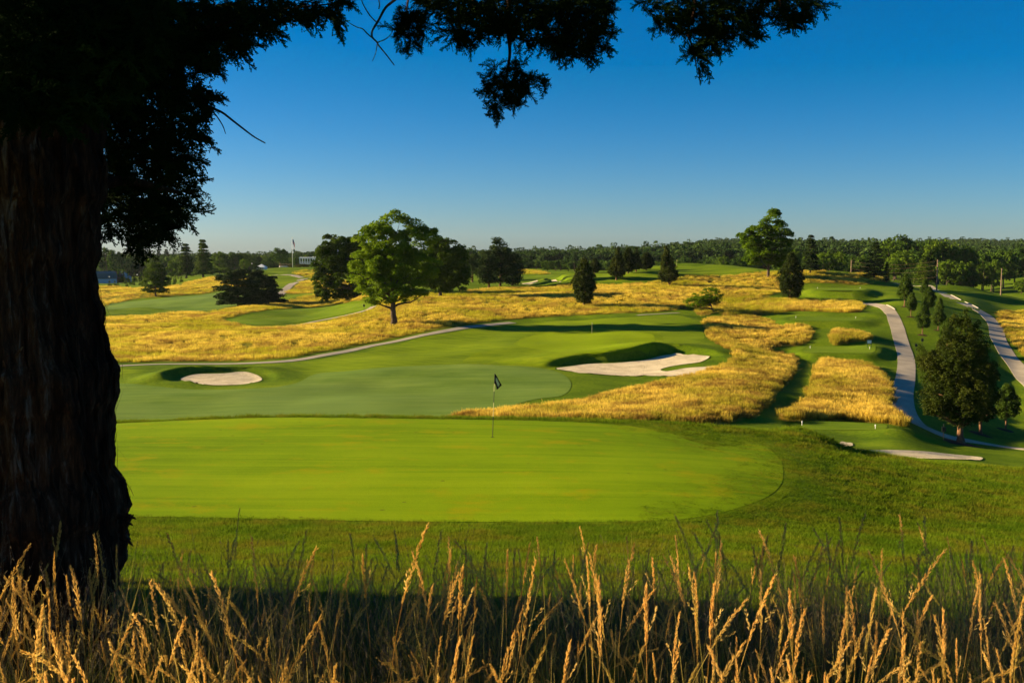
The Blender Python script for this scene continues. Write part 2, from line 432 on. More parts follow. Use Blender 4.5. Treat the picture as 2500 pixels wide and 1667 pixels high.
def turf(name, dark, mid, light, patch=14.0, fine=1.2, stretch=(1, 1, 1), bump=.02, dry=None, stripe=None, spec=.02, fine2=22.0, frost=None, grain=.25, marks=None):
    """mown grass: broad patches, mowing grain, fine fibre"""
    m, nt, out = newmat(name)
    v = coords(nt); vs = coords(nt, stretch)
    big = noise(nt, v, 1.0 / patch, 4, .6)
    md = noise(nt, vs, fine, 5, .6)
    fn = noise(nt, v, fine2, 3, .7)
    f = math_(nt, 'ADD', math_(nt, 'MULTIPLY', big, .45), math_(nt, 'MULTIPLY', md, .35))
    f = math_(nt, 'ADD', f, math_(nt, 'MULTIPLY', fn, grain))
    f = math_(nt, 'SUBTRACT', f, (grain - .25) * .5)
    col = ramp(nt, f, [(.40, dark), (.525, mid), (.65, light)])
    if dry is not None:
        dn = noise(nt, coords(nt, (1, 1.6, 1)), 1.0 / dry[2], 6, .7)
        msk = ramp(nt, dn, [(dry[1], (0, 0, 0)), (dry[1] + .12, (1, 1, 1))])
        col = mixc(nt, math_(nt, 'MULTIPLY', msk, dry[3] if len(dry) > 3 else .7), col, dry[0])
    if stripe is not None:
        w = N(nt, 'ShaderNodeTexWave', wave_type='BANDS', bands_direction=stripe[0]); w.inputs['Scale'].default_value = stripe[1]
        w.inputs['Distortion'].default_value = stripe[3]; w.inputs['Detail Scale'].default_value = .3; w.inputs['Detail'].default_value = 1.0
        nt.links.new(v, w.inputs['Vector'])
        col = mixc(nt, math_(nt, 'MULTIPLY', w.outputs['Fac'], stripe[2]), col, light)
    if frost is not None:
        fr = noise(nt, coords(nt, (1, 1, 1)), 1 / 30., 4, .6)
        col = mixc(nt, ramp(nt, fr, [(.35, (0, 0, 0)), (.65, (.8, .8, .8))]), col, frost)
    if marks is not None:       # ball marks and small scuffs
        vo = N(nt, 'ShaderNodeTexVoronoi'); vo.inputs['Scale'].default_value = marks[0]; nt.links.new(v, vo.inputs['Vector'])
        col = mixc(nt, ramp(nt, vo.outputs['Distance'], [(.035, (.75, .75, .75)), (.07, (0, 0, 0))]), col, marks[1])
    hb = math_(nt, 'ADD', md, math_(nt, 'MULTIPLY', fn, .6))
    finish(nt, out, col, .85, spec, hb, bump, .8)
    return m
# ================================================================== GROUND SHAPES
def plane_trace(pts, z):
    out = []
    for x, y in pts:
        a, b = ray(x, y); d = z / b; out.append((a * d, d))
    return np.array(out)
# --- bunkers
sandR = smooth_closed(trace([(1358, 900), (1385, 896), (1438, 889), (1498, 887), (1572, 880), (1617, 869), (1647, 866), (1706, 868), (1734, 871),
        (1722, 879), (1706, 885), (1668, 890), (1632, 896), (1612, 903), (1625, 907), (1642, 905), (1677, 899), (1720, 896), (1753, 895), (1738, 906), (1706, 914), (1677, 918),
        (1620, 919), (1557, 919), (1490, 917), (1438, 913), (1385, 908)], 110, 200))
lipR = smooth_open(trace([(1352, 900), (1385, 894), (1438, 888), (1498, 886), (1572, 878), (1617, 867), (1647, 864), (1706, 866), (1736, 870)], 110, 200))
hR = np.interp(np.linspace(0, 1, len(lipR)), [0, .1, .3, .5, .65, .8, 1], [.15, .75, 1.35, 1.7, 1.9, 1.1, .3])
tongue = smooth_open(trace([(1725, 880), (1680, 889), (1632, 897), (1616, 903), (1645, 903), (1690, 896)], 110, 200))
sandL = smooth_closed(trace([(441, 925), (474, 915), (510, 913), (549, 912), (589, 908), (612, 911), (636, 921), (636, 930), (594, 939), (526, 942), (480, 939), (455, 932)], 110, 200))
lipL = smooth_open(trace([(445, 930), (436, 924), (472, 914), (510, 912), (549, 911), (589, 907), (614, 910), (640, 921), (638, 931)], 110, 200))
hL = np.interp(np.linspace(0, 1, len(lipL)), [0, .12, .3, .5, .7, .88, 1], [.5, 1.25, 1.05, .75, .5, .42, .12])
sandN = smooth_closed(trace([(2080, 1096), (2110, 1099), (2160, 1099), (2232, 1101), (2300, 1107), (2360, 1113), (2400, 1119), (2380, None, 69), (2283, None, 66), (2200, None, 66), (2120, None, 66), (2075, None, 68)], 60, 120))
sandT = smooth_closed(trace([(2052, 1080), (2066, 1081), (2082, 1084), (2086, None, 72), (2062, None, 70), (2046, None, 72)], 60, 120))
farS1 = smooth_closed(trace([(1346, 690), (1352, 687), (1368, 688), (1384, 689), (1380, 692), (1362, 692)], 280, 460))
farS2 = smooth_closed(trace([(1268, 694), (1290, 690), (1312, 692), (1308, 696), (1285, 697)], 240, 460))
FEATURES.clear()
tees = {}
def tee(key, pts, row, dist, w):
    z = dist * zy(row); P = smooth_closed(plane_trace(pts, z), 3); tees[key] = (P, z); add_platform(P, z, w)
notch = trace([(1592, 904), (1640, 892), (1700, 884), (1736, 876), (1775, 884), (1762, 894), (1690, 897), (1640, 908)], 110, 200)
add_bunker(sandR, [(lipR, hR)], 1.7, 8.0, sink=.06, excl=notch)
add_bunker(sandL, [(lipL, hL * .8)], 1.8, 3.0)
add_bunker(sandN, [], 1.2, 4)
add_bunker(sandT, [], 1.2, 4)
add_bunker(farS1, [(farS1, [1.0] * len(farS1))], 1.5, 5.0)
tee('a', [(1962, 1047), (1975, 1029), (2050, 1030), (2120, 1033), (2165, 1038), (2150, 1050), (2060, 1051)], 1040, 99, 2.3)
tee('b', [(1964, 860), (1980, 847), (2050, 847), (2130, 848), (2128, 862), (2050, 862)], 854, 170, 3.2)
tee('c', [(1930, 782), (1942, 774), (2020, 775), (2100, 777), (2096, 783), (2000, 783)], 778, 209, 4.5)
tee('d', [(1990, 708), (1998, 703), (2050, 703), (2110, 704), (2108, 709), (2050, 710)], 706, 262, 5.0)
def P(x, d): return ((x - 1250.0) / F * d, d)
mx, my = P(2035, 41.5); add_mound(mx, my, 2.6, 1.6, .30, -.3)
mx, my = P(2185, 94); add_mound(mx, my, 3.2, 1.6, .55, -.2)
for x_, d_, rx, ry, h in [(1640, 335, 16, 9, 1.1), (1560, 300, 14, 6, .9), (1420, 325, 11, 5, 1.0), (330, 345, 15, 4, 1.2), (2330, 300, 12, 5, 1.4), (2440, 285, 12, 5, .9), (1100, 250, 16, 7, .9), (1900, 120, 6, 3, .6),
                          (2130, 172, 3, 3.5, .5), (2140, 215, 4, 4, .6), (460, 225, 14, 4, .7), (660, 185, 12, 4, .5), (900, 118, 9, 4, .25), (700, 130, 9, 4, .3), (1180, 112, 6, 3, -.3)]:
    mx, my = P(x_, d_); add_mound(mx, my, rx, ry, h, .1)

# --- terrain grid (polar about the origin, fine where the valley is looked at)
azg = np.unique(np.concatenate([np.linspace(-math.pi, -.66, 70), np.linspace(-.66, -.53, 30), np.linspace(-.53, .53, 500), np.linspace(.53, .66, 30), np.linspace(.66, math.pi, 70)]).round(6))
def tl(a, b, st): return np.arange(math.log(a + 2), math.log(b + 2), st)
rg = np.exp(np.concatenate([tl(.4, 20, .02), tl(20, 60, .009), tl(60, 130, .013), tl(130, 215, .0052), tl(215, 420, .011), tl(420, 5000, .05), [math.log(5002)]])) - 2
A, R = np.meshgrid(azg[:-1], rg)     # last azimuth equals the first
GX, GY = R * np.sin(A), R * np.cos(A)
GZ = ground(GX.ravel(), GY.ravel()).reshape(GX.shape)
nr, na = GX.shape
def build_terrain(mat):
    V = np.stack([GX.ravel(), GY.ravel(), GZ.ravel()], 1)
    V = np.vstack([V, [[0, 0, -1.6]]])
    i = np.arange(nr-1)[:, None] * na; j = np.arange(na)[None]; j2 = (j + 1) % na
    Q = np.stack([i+j, i+j2, i+na+j2, i+na+j], -1).reshape(-1, 4)[:, ::-1]
    T = np.stack([np.full(na, nr*na), np.arange(na), (np.arange(na)+1) % na], 1)[:, ::-1]
    o = link('ground', mesh('ground', V, [Q, T], mat, True))
    return tag(o, 'rolling rough grass ground of the golf course valley', kind='structure')
FLATX, FLATY = GX.ravel(), GY.ravel()
def sheet(name, poly, mat, lift, label, step=None, holes=()):
    poly = np.asarray(poly)
    L = []
    for k in range(len(poly)):
        a, b = poly[k], poly[(k+1) % len(poly)]
        r = math.hypot(a[0], a[1]); st = step or max(.25, r * .006)
        m = max(1, int(math.hypot(*(b-a)) / st))
        for q in range(m): L.append(a + (b - a) * q / m)
    B = np.array(L)
    bb = bbox(B, 0)
    m = (FLATX > bb[0]) & (FLATX < bb[1]) & (FLATY > bb[2]) & (FLATY < bb[3])
    X, Y = FLATX[m], FLATY[m]
    k = inside(B, X, Y); X, Y = X[k], Y[k]
    d, _ = seg_dist(B[::2], X, Y) if len(X) else (np.zeros(0), 0)
    k = d > .12 * (step or .3); X, Y = X[k], Y[k]
    pts = [Vector(p) for p in B] + [Vector((x, y)) for x, y in zip(X, Y)]
    nb = len(B)
    vs, es, fs, _, _, _ = delaunay_2d_cdt(pts, [(i, (i+1) % nb) for i in range(nb)], [], 1, 1e-6)
    V = np.array([(v.x, v.y) for v in vs]); z = ground(V[:, 0], V[:, 1]) + lift
    T = np.array([f for f in fs if len(f) == 3])
    a, b, c = V[T[:, 0]], V[T[:, 1]], V[T[:, 2]]
    flip = ((b[:, 0]-a[:, 0])*(c[:, 1]-a[:, 1]) - (b[:, 1]-a[:, 1])*(c[:, 0]-a[:, 0])) < 0
    T[flip] = T[flip][:, ::-1]
    o = link(name, mesh(name, np.column_stack([V, z]), T, mat, True))
    return tag(o, label, kind='structure')
def ribbon(name, pts, width, mat, lift, label, kerb=None, dmin=50, dmax=700, parent=None):
    """a path along traced centre points; kerb = (side, start, end) in metres along it"""
    C = smooth_open(trace(pts, dmin, dmax), 8)
    seg = np.hypot(*np.diff(C, axis=0).T); s = np.concatenate([[0], np.cumsum(seg)])
    n = int(s[-1] / .8) + 2; t = np.linspace(0, s[-1], n)
    X = np.interp(t, s, C[:, 0]); Y = np.interp(t, s, C[:, 1])
    for _ in range(6):
        X[1:-1] = (X[:-2] + X[1:-1] * 2 + X[2:]) / 4; Y[1:-1] = (Y[:-2] + Y[1:-1] * 2 + Y[2:]) / 4
    tx, ty = np.gradient(X), np.gradient(Y); L = np.hypot(tx, ty); nx, ny = -ty / L, tx / L
    us = np.linspace(-1, 1, 7)
    VX = X[:, None] + nx[:, None] * us * width / 2; VY = Y[:, None] + ny[:, None] * us * width / 2
    Z = ground(VX.ravel(), VY.ravel()).reshape(VX.shape) + lift
    i = np.arange(n-1)[:, None] * 7; j = np.arange(6)[None]
    Q = np.stack([i+j, i+j+1, i+8+j, i+7+j], -1).reshape(-1, 4)[:, ::-1]
    # a thickness edge down to the turf
    V = np.stack([VX, VY, Z], -1).reshape(-1, 3)
    nV = len(V)
    t0 = V.reshape(n, 7, 3)[:, 0].copy(); t1 = V.reshape(n, 7, 3)[:, 6].copy(); e0 = t0.copy(); e1 = t1.copy(); e0[:, 2] -= .12; e1[:, 2] -= .12
    V = np.vstack([V, e0, e1, t0, t1]); k = np.arange(n-1)
    S0 = np.stack([nV+2*n+k, nV+2*n+k+1, nV+k+1, nV+k], 1); S1 = np.stack([nV+3*n+k, nV+n+k, nV+n+k+1, nV+3*n+k+1], 1)
    o = link(name, mesh(name, V, [np.vstack([Q, S0, S1])], mat, True)); tag(o, label, kind='structure')
    if kerb:
        for (side_, a0, a1, km, kd) in kerb:
            cpx = X / Y * F + 1250
            idx = np.where((cpx >= a0) & (cpx <= a1) & (Y > kd))[0]
            cx = X[idx] + nx[idx] * side_ * (width / 2 + .08); cy = Y[idx] + ny[idx] * side_ * (width / 2 + .08)
            zz = ground(cx, cy); m = len(idx); hw = .08
            rows = []
            for off, dz in ((-hw, -.1), (-hw, lift + .14), (hw, lift + .14), (hw, -.1)):
                rows.append(np.column_stack([cx + nx[idx] * off, cy + ny[idx] * off, zz + dz]))
            V = np.stack(rows, 1).reshape(-1, 3); k = np.arange(m-1)[:, None] * 4; j = np.arange(4)[None]; j2 = (j+1) % 4
            Qk = np.stack([k+j, k+j2, k+4+j2, k+4+j], -1).reshape(-1, 4)
            link('kerb', mesh('kerb', V, [Qk, np.array([[0, 1, 2, 3], [m*4-1, m*4-2, m*4-3, m*4-4]])], km), o)
    return o, np.column_stack([X, Y])

# --- ground materials
M_rough = turf('rough_turf', (.042, .080, .003), (.095, .150, .005), (.165, .215, .008), patch=9, fine=2.6, bump=.05, dry=((.24, .18, .02), .65, 3.5, .4), fine2=26)
M_first = turf('first_cut_turf', (.064, .110, .003), (.122, .180, .005), (.185, .245, .008), patch=16, fine=.35, stretch=(.35, 2.4, 1), bump=.03, stripe=('DIAGONAL', .16, .25, 2.5), fine2=9)
M_fair = turf('fairway_turf', (.062, .115, .012), (.108, .168, .022), (.165, .225, .036), patch=11, fine=.22, stretch=(.5, 3.0, 1), bump=.05, fine2=8, frost=(.135, .205, .045), dry=((.05, .07, .010), .64, 2.2, .8))
M_green = turf('putting_turf', (.110, .185, .0015), (.160, .245, .0018), (.220, .295, .004), patch=7, fine=.9, stretch=(.14, 2.6, 1), bump=.02, dry=((.27, .24, .002), .54, 2.0, .65), fine2=34, grain=.40, marks=(.9, (.10, .11, .01)))
M_green2 = turf('far_putting_turf', (.12, .18, .002), (.16, .225, .003), (.20, .265, .005), patch=14, fine=.3, stretch=(.2, 2.6, 1), bump=.01, fine2=6)
M_collar = turf('collar_turf', (.085, .135, .002), (.135, .190, .003), (.195, .245, .006), patch=6, fine=1.1, stretch=(.5, 1.6, 1), bump=.03, dry=((.16, .13, .008), .66, 2.0, .4), fine2=24)
M_tee = turf('tee_turf', (.075, .130, .006), (.115, .175, .009), (.16, .215, .015), patch=9, fine=.8, stretch=(.5, 1.4, 1), bump=.015, fine2=10)
M_lawn = turf('far_turf', (.065, .11, .004), (.11, .165, .005), (.16, .215, .008), patch=30, fine=.12, stretch=(.3, 2, 1), bump=.03, fine2=3)
M_thatch = turf('fescue_thatch', (.07, .085, .006), (.17, .16, .014), (.30, .23, .03), patch=11, fine=1.0, bump=.08, fine2=9)
M_shade_soil = turf('soil', (.02, .018, .008), (.04, .035, .012), (.06, .06, .02), patch=2, fine=3, bump=.04)
def sand_mat():
    m, nt, out = newmat('bunker_sand_grain')
    v = coords(nt)
    a = noise(nt, v, .5, 5, .6); b = noise(nt, v, 5.0, 4, .7)
    f = math_(nt, 'ADD', math_(nt, 'MULTIPLY', a, .6), math_(nt, 'MULTIPLY', b, .4))
    finish(nt, out, ramp(nt, f, [(.35, (.42, .34, .22)), (.5, (.58, .485, .325)), (.66, (.72, .61, .42))]), .95, .05, b, .25, .9)
    return m
M_sand = sand_mat()
def path_mat(name, a, b):
    m, nt, out = newmat(name)
    v = coords(nt)
    n1 = noise(nt, v, .35, 5, .6); n2 = noise(nt, v, 14.0, 4, .7)
    f = math_(nt, 'ADD', math_(nt, 'MULTIPLY', n1, .6), math_(nt, 'MULTIPLY', n2, .4))
    finish(nt, out, ramp(nt, f, [(.36, a), (.64, b)]), .85, .25, n2, .01, .5)
    return m
M_conc = path_mat('path_concrete', (.28, .23, .165), (.46, .385, .28))
M_asph = path_mat('path_asphalt', (.24, .20, .15), (.34, .29, .22))
M_kerb = plain('kerb_concrete', (.40, .36, .29), .8, .2, var=.1)
M_mulch = plain('mulch_bark', (.045, .022, .012), .95, .1, var=.4, scale=9, bump=.8)

build_terrain(M_rough)
gA = smooth_closed(np.vstack([trace([(250, None, 36.2), (450, None, 36.4), (648, None, 36.6), (850, None, 36.6), (1040, None, 37), (1275, None, 37.2), (1500, None, 36.6), (1640, None, 35.0), (1740, None, 32.8)]),
        trace([(1850, 1085), (1900, 1115), (1912, 1150), (1905, 1185), (1870, 1215), (1800, 1241), (1740, 1256), (1637, 1270), (1450, 1275), (1275, 1275), (1080, 1274), (900, 1272), (600, 1266), (330, 1262), (100, 1258)], 12, 40),
        trace([(-80, None, 24), (-130, None, 29), (-60, None, 34), (80, None, 36)])]))
sheet('putting_green', gA, M_green, .012, 'closely mown yellow green putting green in the foreground with the tall flagstick')
cl = smooth_closed(np.vstack([trace([(1560, None, 36.9), (1640, None, 36.6), (1760, None, 35.8)]), trace([(1845, 1068), (1925, 1105), (1950, 1150), (1935, 1195), (1880, 1232), (1800, 1256), (1700, 1272), (1560, 1281), (1440, 1278),
     (1560, 1262), (1700, 1215), (1740, 1160), (1715, 1110), (1640, 1075)], 12, 40)]))
fw = smooth_closed(trace([(120, 928), (200, 930), (288, 936), (449, 950), (607, 949), (700, 941), (768, 914), (850, 906), (1000, 894), (1130, 889), (1250, 893), (1340, 903), (1385, 922), (1394, 945), (1371, 966), (1307, 975), (1204, 1000),
     (1119, 1014), (1020, None, 92), (700, None, 88), (300, None, 88), (60, None, 95), (60, None, 125)], 86, 200))
fc = smooth_closed(trace([(150, 902), (270, 900), (500, 894), (720, 888), (800, 874), (1000, 833), (1100, 813), (1240, 795), (1330, 786), (1450, 780), (1560, 774), (1655, 770), (1700, 785), (1716, 808), (1716, 830), (1660, 842), (1600, 851),
     (1500, 866), (1420, 873), (1362, 893), (1350, 903), (1300, 902), (1240, 897), (1130, 892), (1000, 898), (850, 910), (768, 917), (700, 903), (607, 896), (480, 899), (390, 904), (280, 916), (150, 922)], 110, 240))
sheet('green_collar', cl, M_collar, .006, 'slightly longer fringe at the right side of the near putting green', step=.3)
sheet('first_cut', fc, M_first, .018, 'mown yellow green first cut of grass between the cart path and the fairway')
sheet('fairway', fw, M_fair, .034, 'pale dewy fairway across the valley floor behind the near putting green')
apron = smooth_closed(trace([(1130, 884), (1165, 862), (1210, 852), (1262, 845), (1255, 838), (1300, 815), (1378, 805), (1480, 803), (1580, 806), (1618, 822), (1610, 842), (1570, 858), (1500, 867), (1420, 872), (1380, 884), (1350, 898), (1240, 893)], 120, 240))
sheet('green_apron', apron, M_collar, .036, 'smooth mown apron around the far putting green')
g2 = smooth_closed(trace([(1262, 842), (1301, 820), (1379, 812), (1444, 810), (1528, 810), (1578, 814), (1598, 824), (1590, 840), (1557, 852), (1498, 860), (1409, 862), (1334, 857)], 140, 230))
sheet('far_putting_green', g2, M_green2, .054, 'bright oval putting green across the valley above the long bunker')
sheet('bunker_sand', sandR, M_sand, .06, 'long pale sand bunker with a grass tongue below the far green', step=.5)
sheet('bunker_sand', sandL, M_sand, .06, 'oval sand bunker half in shade at the left of the fairway', step=.5)
sheet('bunker_sand', sandN, M_sand, .05, 'narrow sand bunker seen over the shoulder of the near slope', step=.4)
sheet('bunker_sand', sandT, M_sand, .05, 'tiny visible corner of a sand bunker behind the near mound', step=.4)
sheet('bunker_sand', farS1, M_sand, .08, 'small far sand bunker left of the dark column tree', step=.6)
sheet('bunker_sand', farS2, M_sand, .08, 'thin far sand bunker beside the dark evergreen group', step=.6)
for k, lab in (('a', 'lowest tee box right behind the near green'), ('b', 'tee box with the white sign board'), ('c', 'upper tee box above the small fescue patch'), ('d', 'highest tee box under the hill crest')):
    sheet('tee_box', tees[k][0], M_tee, .03, 'flat mown ' + lab, step=.6)
fa = smooth_closed(trace([(220, 757), (262, 744), (296, 738), (404, 728), (537, 713), (620, 706), (640, 725), (600, 742), (570, 751), (493, 760), (424, 759), (380, 753), (330, 752), (262, 757)], 240, 480))
sheet('upper_fairway', fa, M_fair, .07, 'pale fairway on the left slope behind the dark spreading cedar')
ta = smooth_closed(trace([(556, 782), (600, 771), (640, 766), (700, 757), (800, 749), (870, 742), (906, 739), (899, 755), (860, 764), (802, 775), (725, 788), (634, 795), (590, 790)], 200, 420))
sheet('tee_lawn', ta, M_tee, .06, 'long mown tee lawn left of the big oak')
lawn = smooth_closed(trace([(620, 664), (700, 655), (766, 654), (800, 656), (772, 661), (722, 663), (706, 669), (741, 680), (718, 690), (676, 720), (655, 722), (668, 698), (655, 682)], 380, 620))
sheet('clubhouse_lawn', lawn, M_lawn, .06, 'bright lawn rising to the flagpole and clubhouse')
l2 = smooth_closed(trace([(690, 735), (700, 722), (760, 714), (800, 712), (800, 716), (740, 722), (705, 732)], 300, 480))
sheet('lawn_strip', l2, M_lawn, .06, 'narrow green strip in the fescue below the clubhouse')
f3 = smooth_closed(trace([(1140, 692), (1180, 678), (1250, 672), (1340, 668), (1420, 666), (1500, 660), (1560, 655), (1640, 650), (1720, 649), (1800, 650), (1850, 658), (1836, 664), (1695, 669), (1644, 676), (1580, 687), (1453, 690), (1380, 696), (1300, 697), (1200, 700)], 250, 420))
sheet('hill_fairway', f3, M_lawn, .07, 'mown green fairway over the far hill crest behind the fescue')
f4 = smooth_closed(trace([(2160, 700), (2220, 712), (2300, 730), (2360, 752), (2420, 762), (2520, 764), (2560, 740), (2500, 712), (2400, 708), (2300, 709), (2200, 702)], 230, 420))
sheet('right_fairway', f4, M_lawn, .05, 'mown slope right of the upper cart path')

# --- paths
p1, P1 = ribbon('cart_path', [(60, 906), (150, 900), (280, 894), (500, 889), (640, 886), (720, 880), (800, 866), (900, 846), (1000, 826), (1100, 806), (1200, 793), (1252, 788)], 2.1, M_asph, .07, 'narrow grey cart path running along the foot of the golden fescue slope', dmin=153, dmax=300)
ribbon('cart_path', [(1555, 770), (1580, 768), (1620, 766), (1657, 764)], .9, M_asph, .05, 'short visible end of the grey cart path above the far green', dmin=180, dmax=300)
p2, P2 = ribbon('cart_path', [(2095, 741), (2125, 742), (2150, 747), (2172, 760), (2187, 790), (2199, 830), (2212, 875), (2211, 920), (2203, 960), (2208, 1000), (2235, 1033), (2283, 1055), (2346, 1073), (2410, 1084), (2500, 1096), (2640, 1112)], 2.7, M_conc, .05,
      'pale concrete cart path curving down past the tee boxes', dmin=85, dmax=300, kerb=[(1, 2148, 2190, M_kerb, 224)])
p3, P3 = ribbon('cart_path', [(2180, 690), (2227, 698), (2283, 710), (2321, 727), (2372, 750), (2405, 768), (2428, 793), (2438, 830), (2458, 865), (2490, 905), (2540, 960), (2620, 1040)], 3.0, M_conc, .05,
      'wider concrete cart path crossed by tree shadows at the right edge', dmin=95, dmax=420, kerb=[(1, 2306, 2332, M_kerb, 200), (1, 2340, 2376, M_kerb, 200)])
p4, P4 = ribbon('gravel_path', [(652, 740), (661, 733), (682, 719), (700, 704), (716, 692), (732, 685), (743, 681), (725, 675), (703, 671), (670, 672)], 3.0, M_asph, .08, 'winding path climbing to the clubhouse lawn', dmin=300, dmax=620)
p5, P5 = ribbon('gravel_path', [(715, 795), (760, 787), (812, 777), (860, 767), (898, 757), (912, 748)], 1.6, M_asph, .07, 'thin gravel path along the tee lawn left of the big oak', dmin=200, dmax=420)

# --- fescue areas
FES = {}
def fes(key, pts, dmin=80, dmax=700, n=3): FES[key] = smooth_closed(trace(pts, dmin, dmax), n)
fes('upper', [(215, 706), (260, 698), (300, 702), (360, 703), (420, 697), (480, 684), (555, 674), (590, 676), (620, 690), (610, 704), (537, 710), (404, 725), (327, 731), (289, 740), (215, 750)], 250, 520)
fes('slope', [(60, 778), (200, 777), (252, 774), (330, 773), (400, 767), (440, 763), (500, 763), (572, 753), (655, 742), (700, 734), (740, 724), (800, 717), (880, 716), (908, 734), (800, 745), (700, 754), (600, 767), (548, 780), (600, 795), (640, 801), (725, 797),
     (812, 781), (903, 760), (930, 735), (1000, 722), (1062, 716), (1149, 709), (1240, 701), (1330, 699), (1453, 694), (1580, 690), (1644, 680), (1695, 672), (1836, 667), (1960, 662), (2040, 664), (2078, 668), (2155, 680), (2168, 689), (2109, 696), (1990, 691), (1950, 700), (1880, 722), (1850, 735), (1780, 752),
     (1712, 772), (1690, 758), (1655, 757), (1560, 764), (1500, 766), (1400, 771), (1280, 778), (1195, 785), (1100, 799), (1000, 818), (900, 838), (800, 857), (720, 872), (640, 879), (500, 883), (280, 886), (150, 892), (40, 896)], 150, 420)
fes('strip', [(1780, 752), (1850, 737), (1900, 734), (1960, 733), (2080, 738), (2112, 748), (2106, 758), (2078, 764), (1951, 760), (1900, 766), (1800, 772), (1760, 771)], 190, 320)
fes('middle', [(1716, 784), (1760, 777), (1820, 776), (1871, 780), (1905, 796), (1984, 802), (1970, 838), (1900, 847), (1883, 857), (1900, 869), (1946, 876), (1936, 915), (1892, 977), (1850, 1012), (1796, 1031), (1740, 1038), (1650, 1037), (1500, 1033), (1300, 1028), (1108, 1026),
     (1112, 1020), (1200, 1011), (1300, 1002), (1420, 985), (1500, 962), (1600, 940), (1690, 918), (1750, 900), (1785, 872), (1775, 852), (1728, 826), (1720, 806)], 80, 260)
fes('small', [(2025, 838), (2035, 812), (2078, 814), (2125, 825), (2124, 834), (2066, 841)], 160, 240)
fes('tee', [(1997, 888), (2022, 884), (2114, 894), (2142, 905), (2175, 938), (2178, 984), (2186, 1009), (2222, 1036), (2193, 1041), (2155, 1034), (2060, 1028), (1976, 1026), (1902, 1026), (1905, 1014), (1933, 1007), (1962, 973)], 95, 200)
fes('right', [(2433, 767), (2470, 762), (2540, 760), (2600, 800), (2560, 880), (2500, 872), (2470, 835), (2448, 806)], 150, 320)
fes('club', [(745, 688), (760, 684), (800, 680), (870, 690), (880, 706), (800, 713), (740, 720), (700, 722), (700, 712), (722, 698)], 340, 560)
fes('club2', [(712, 668), (725, 662), (790, 660), (820, 668), (780, 678), (745, 677)], 400, 600)
fes('crest', [(1225, 668), (1240, 661), (1290, 660), (1345, 667), (1300, 670)], 320, 600)
for k, lab in (('upper', 'golden fescue field at the upper left'), ('slope', 'broad golden fescue slope behind the cart path'), ('strip', 'fescue band above the upper tee'), ('middle', 'fescue bank between the bunker and the tee boxes'), ('small', 'small fescue patch beside the sign'),
               ('tee', 'fescue block in front of the tee box'), ('right', 'fescue at the right frame edge'), ('club', 'fescue below the clubhouse'), ('club2', 'fescue patch on the clubhouse lawn'), ('crest', 'far sunlit fescue crest')):
    sheet('fescue_ground', FES[k], M_thatch, .045, 'dry ground under the ' + lab)
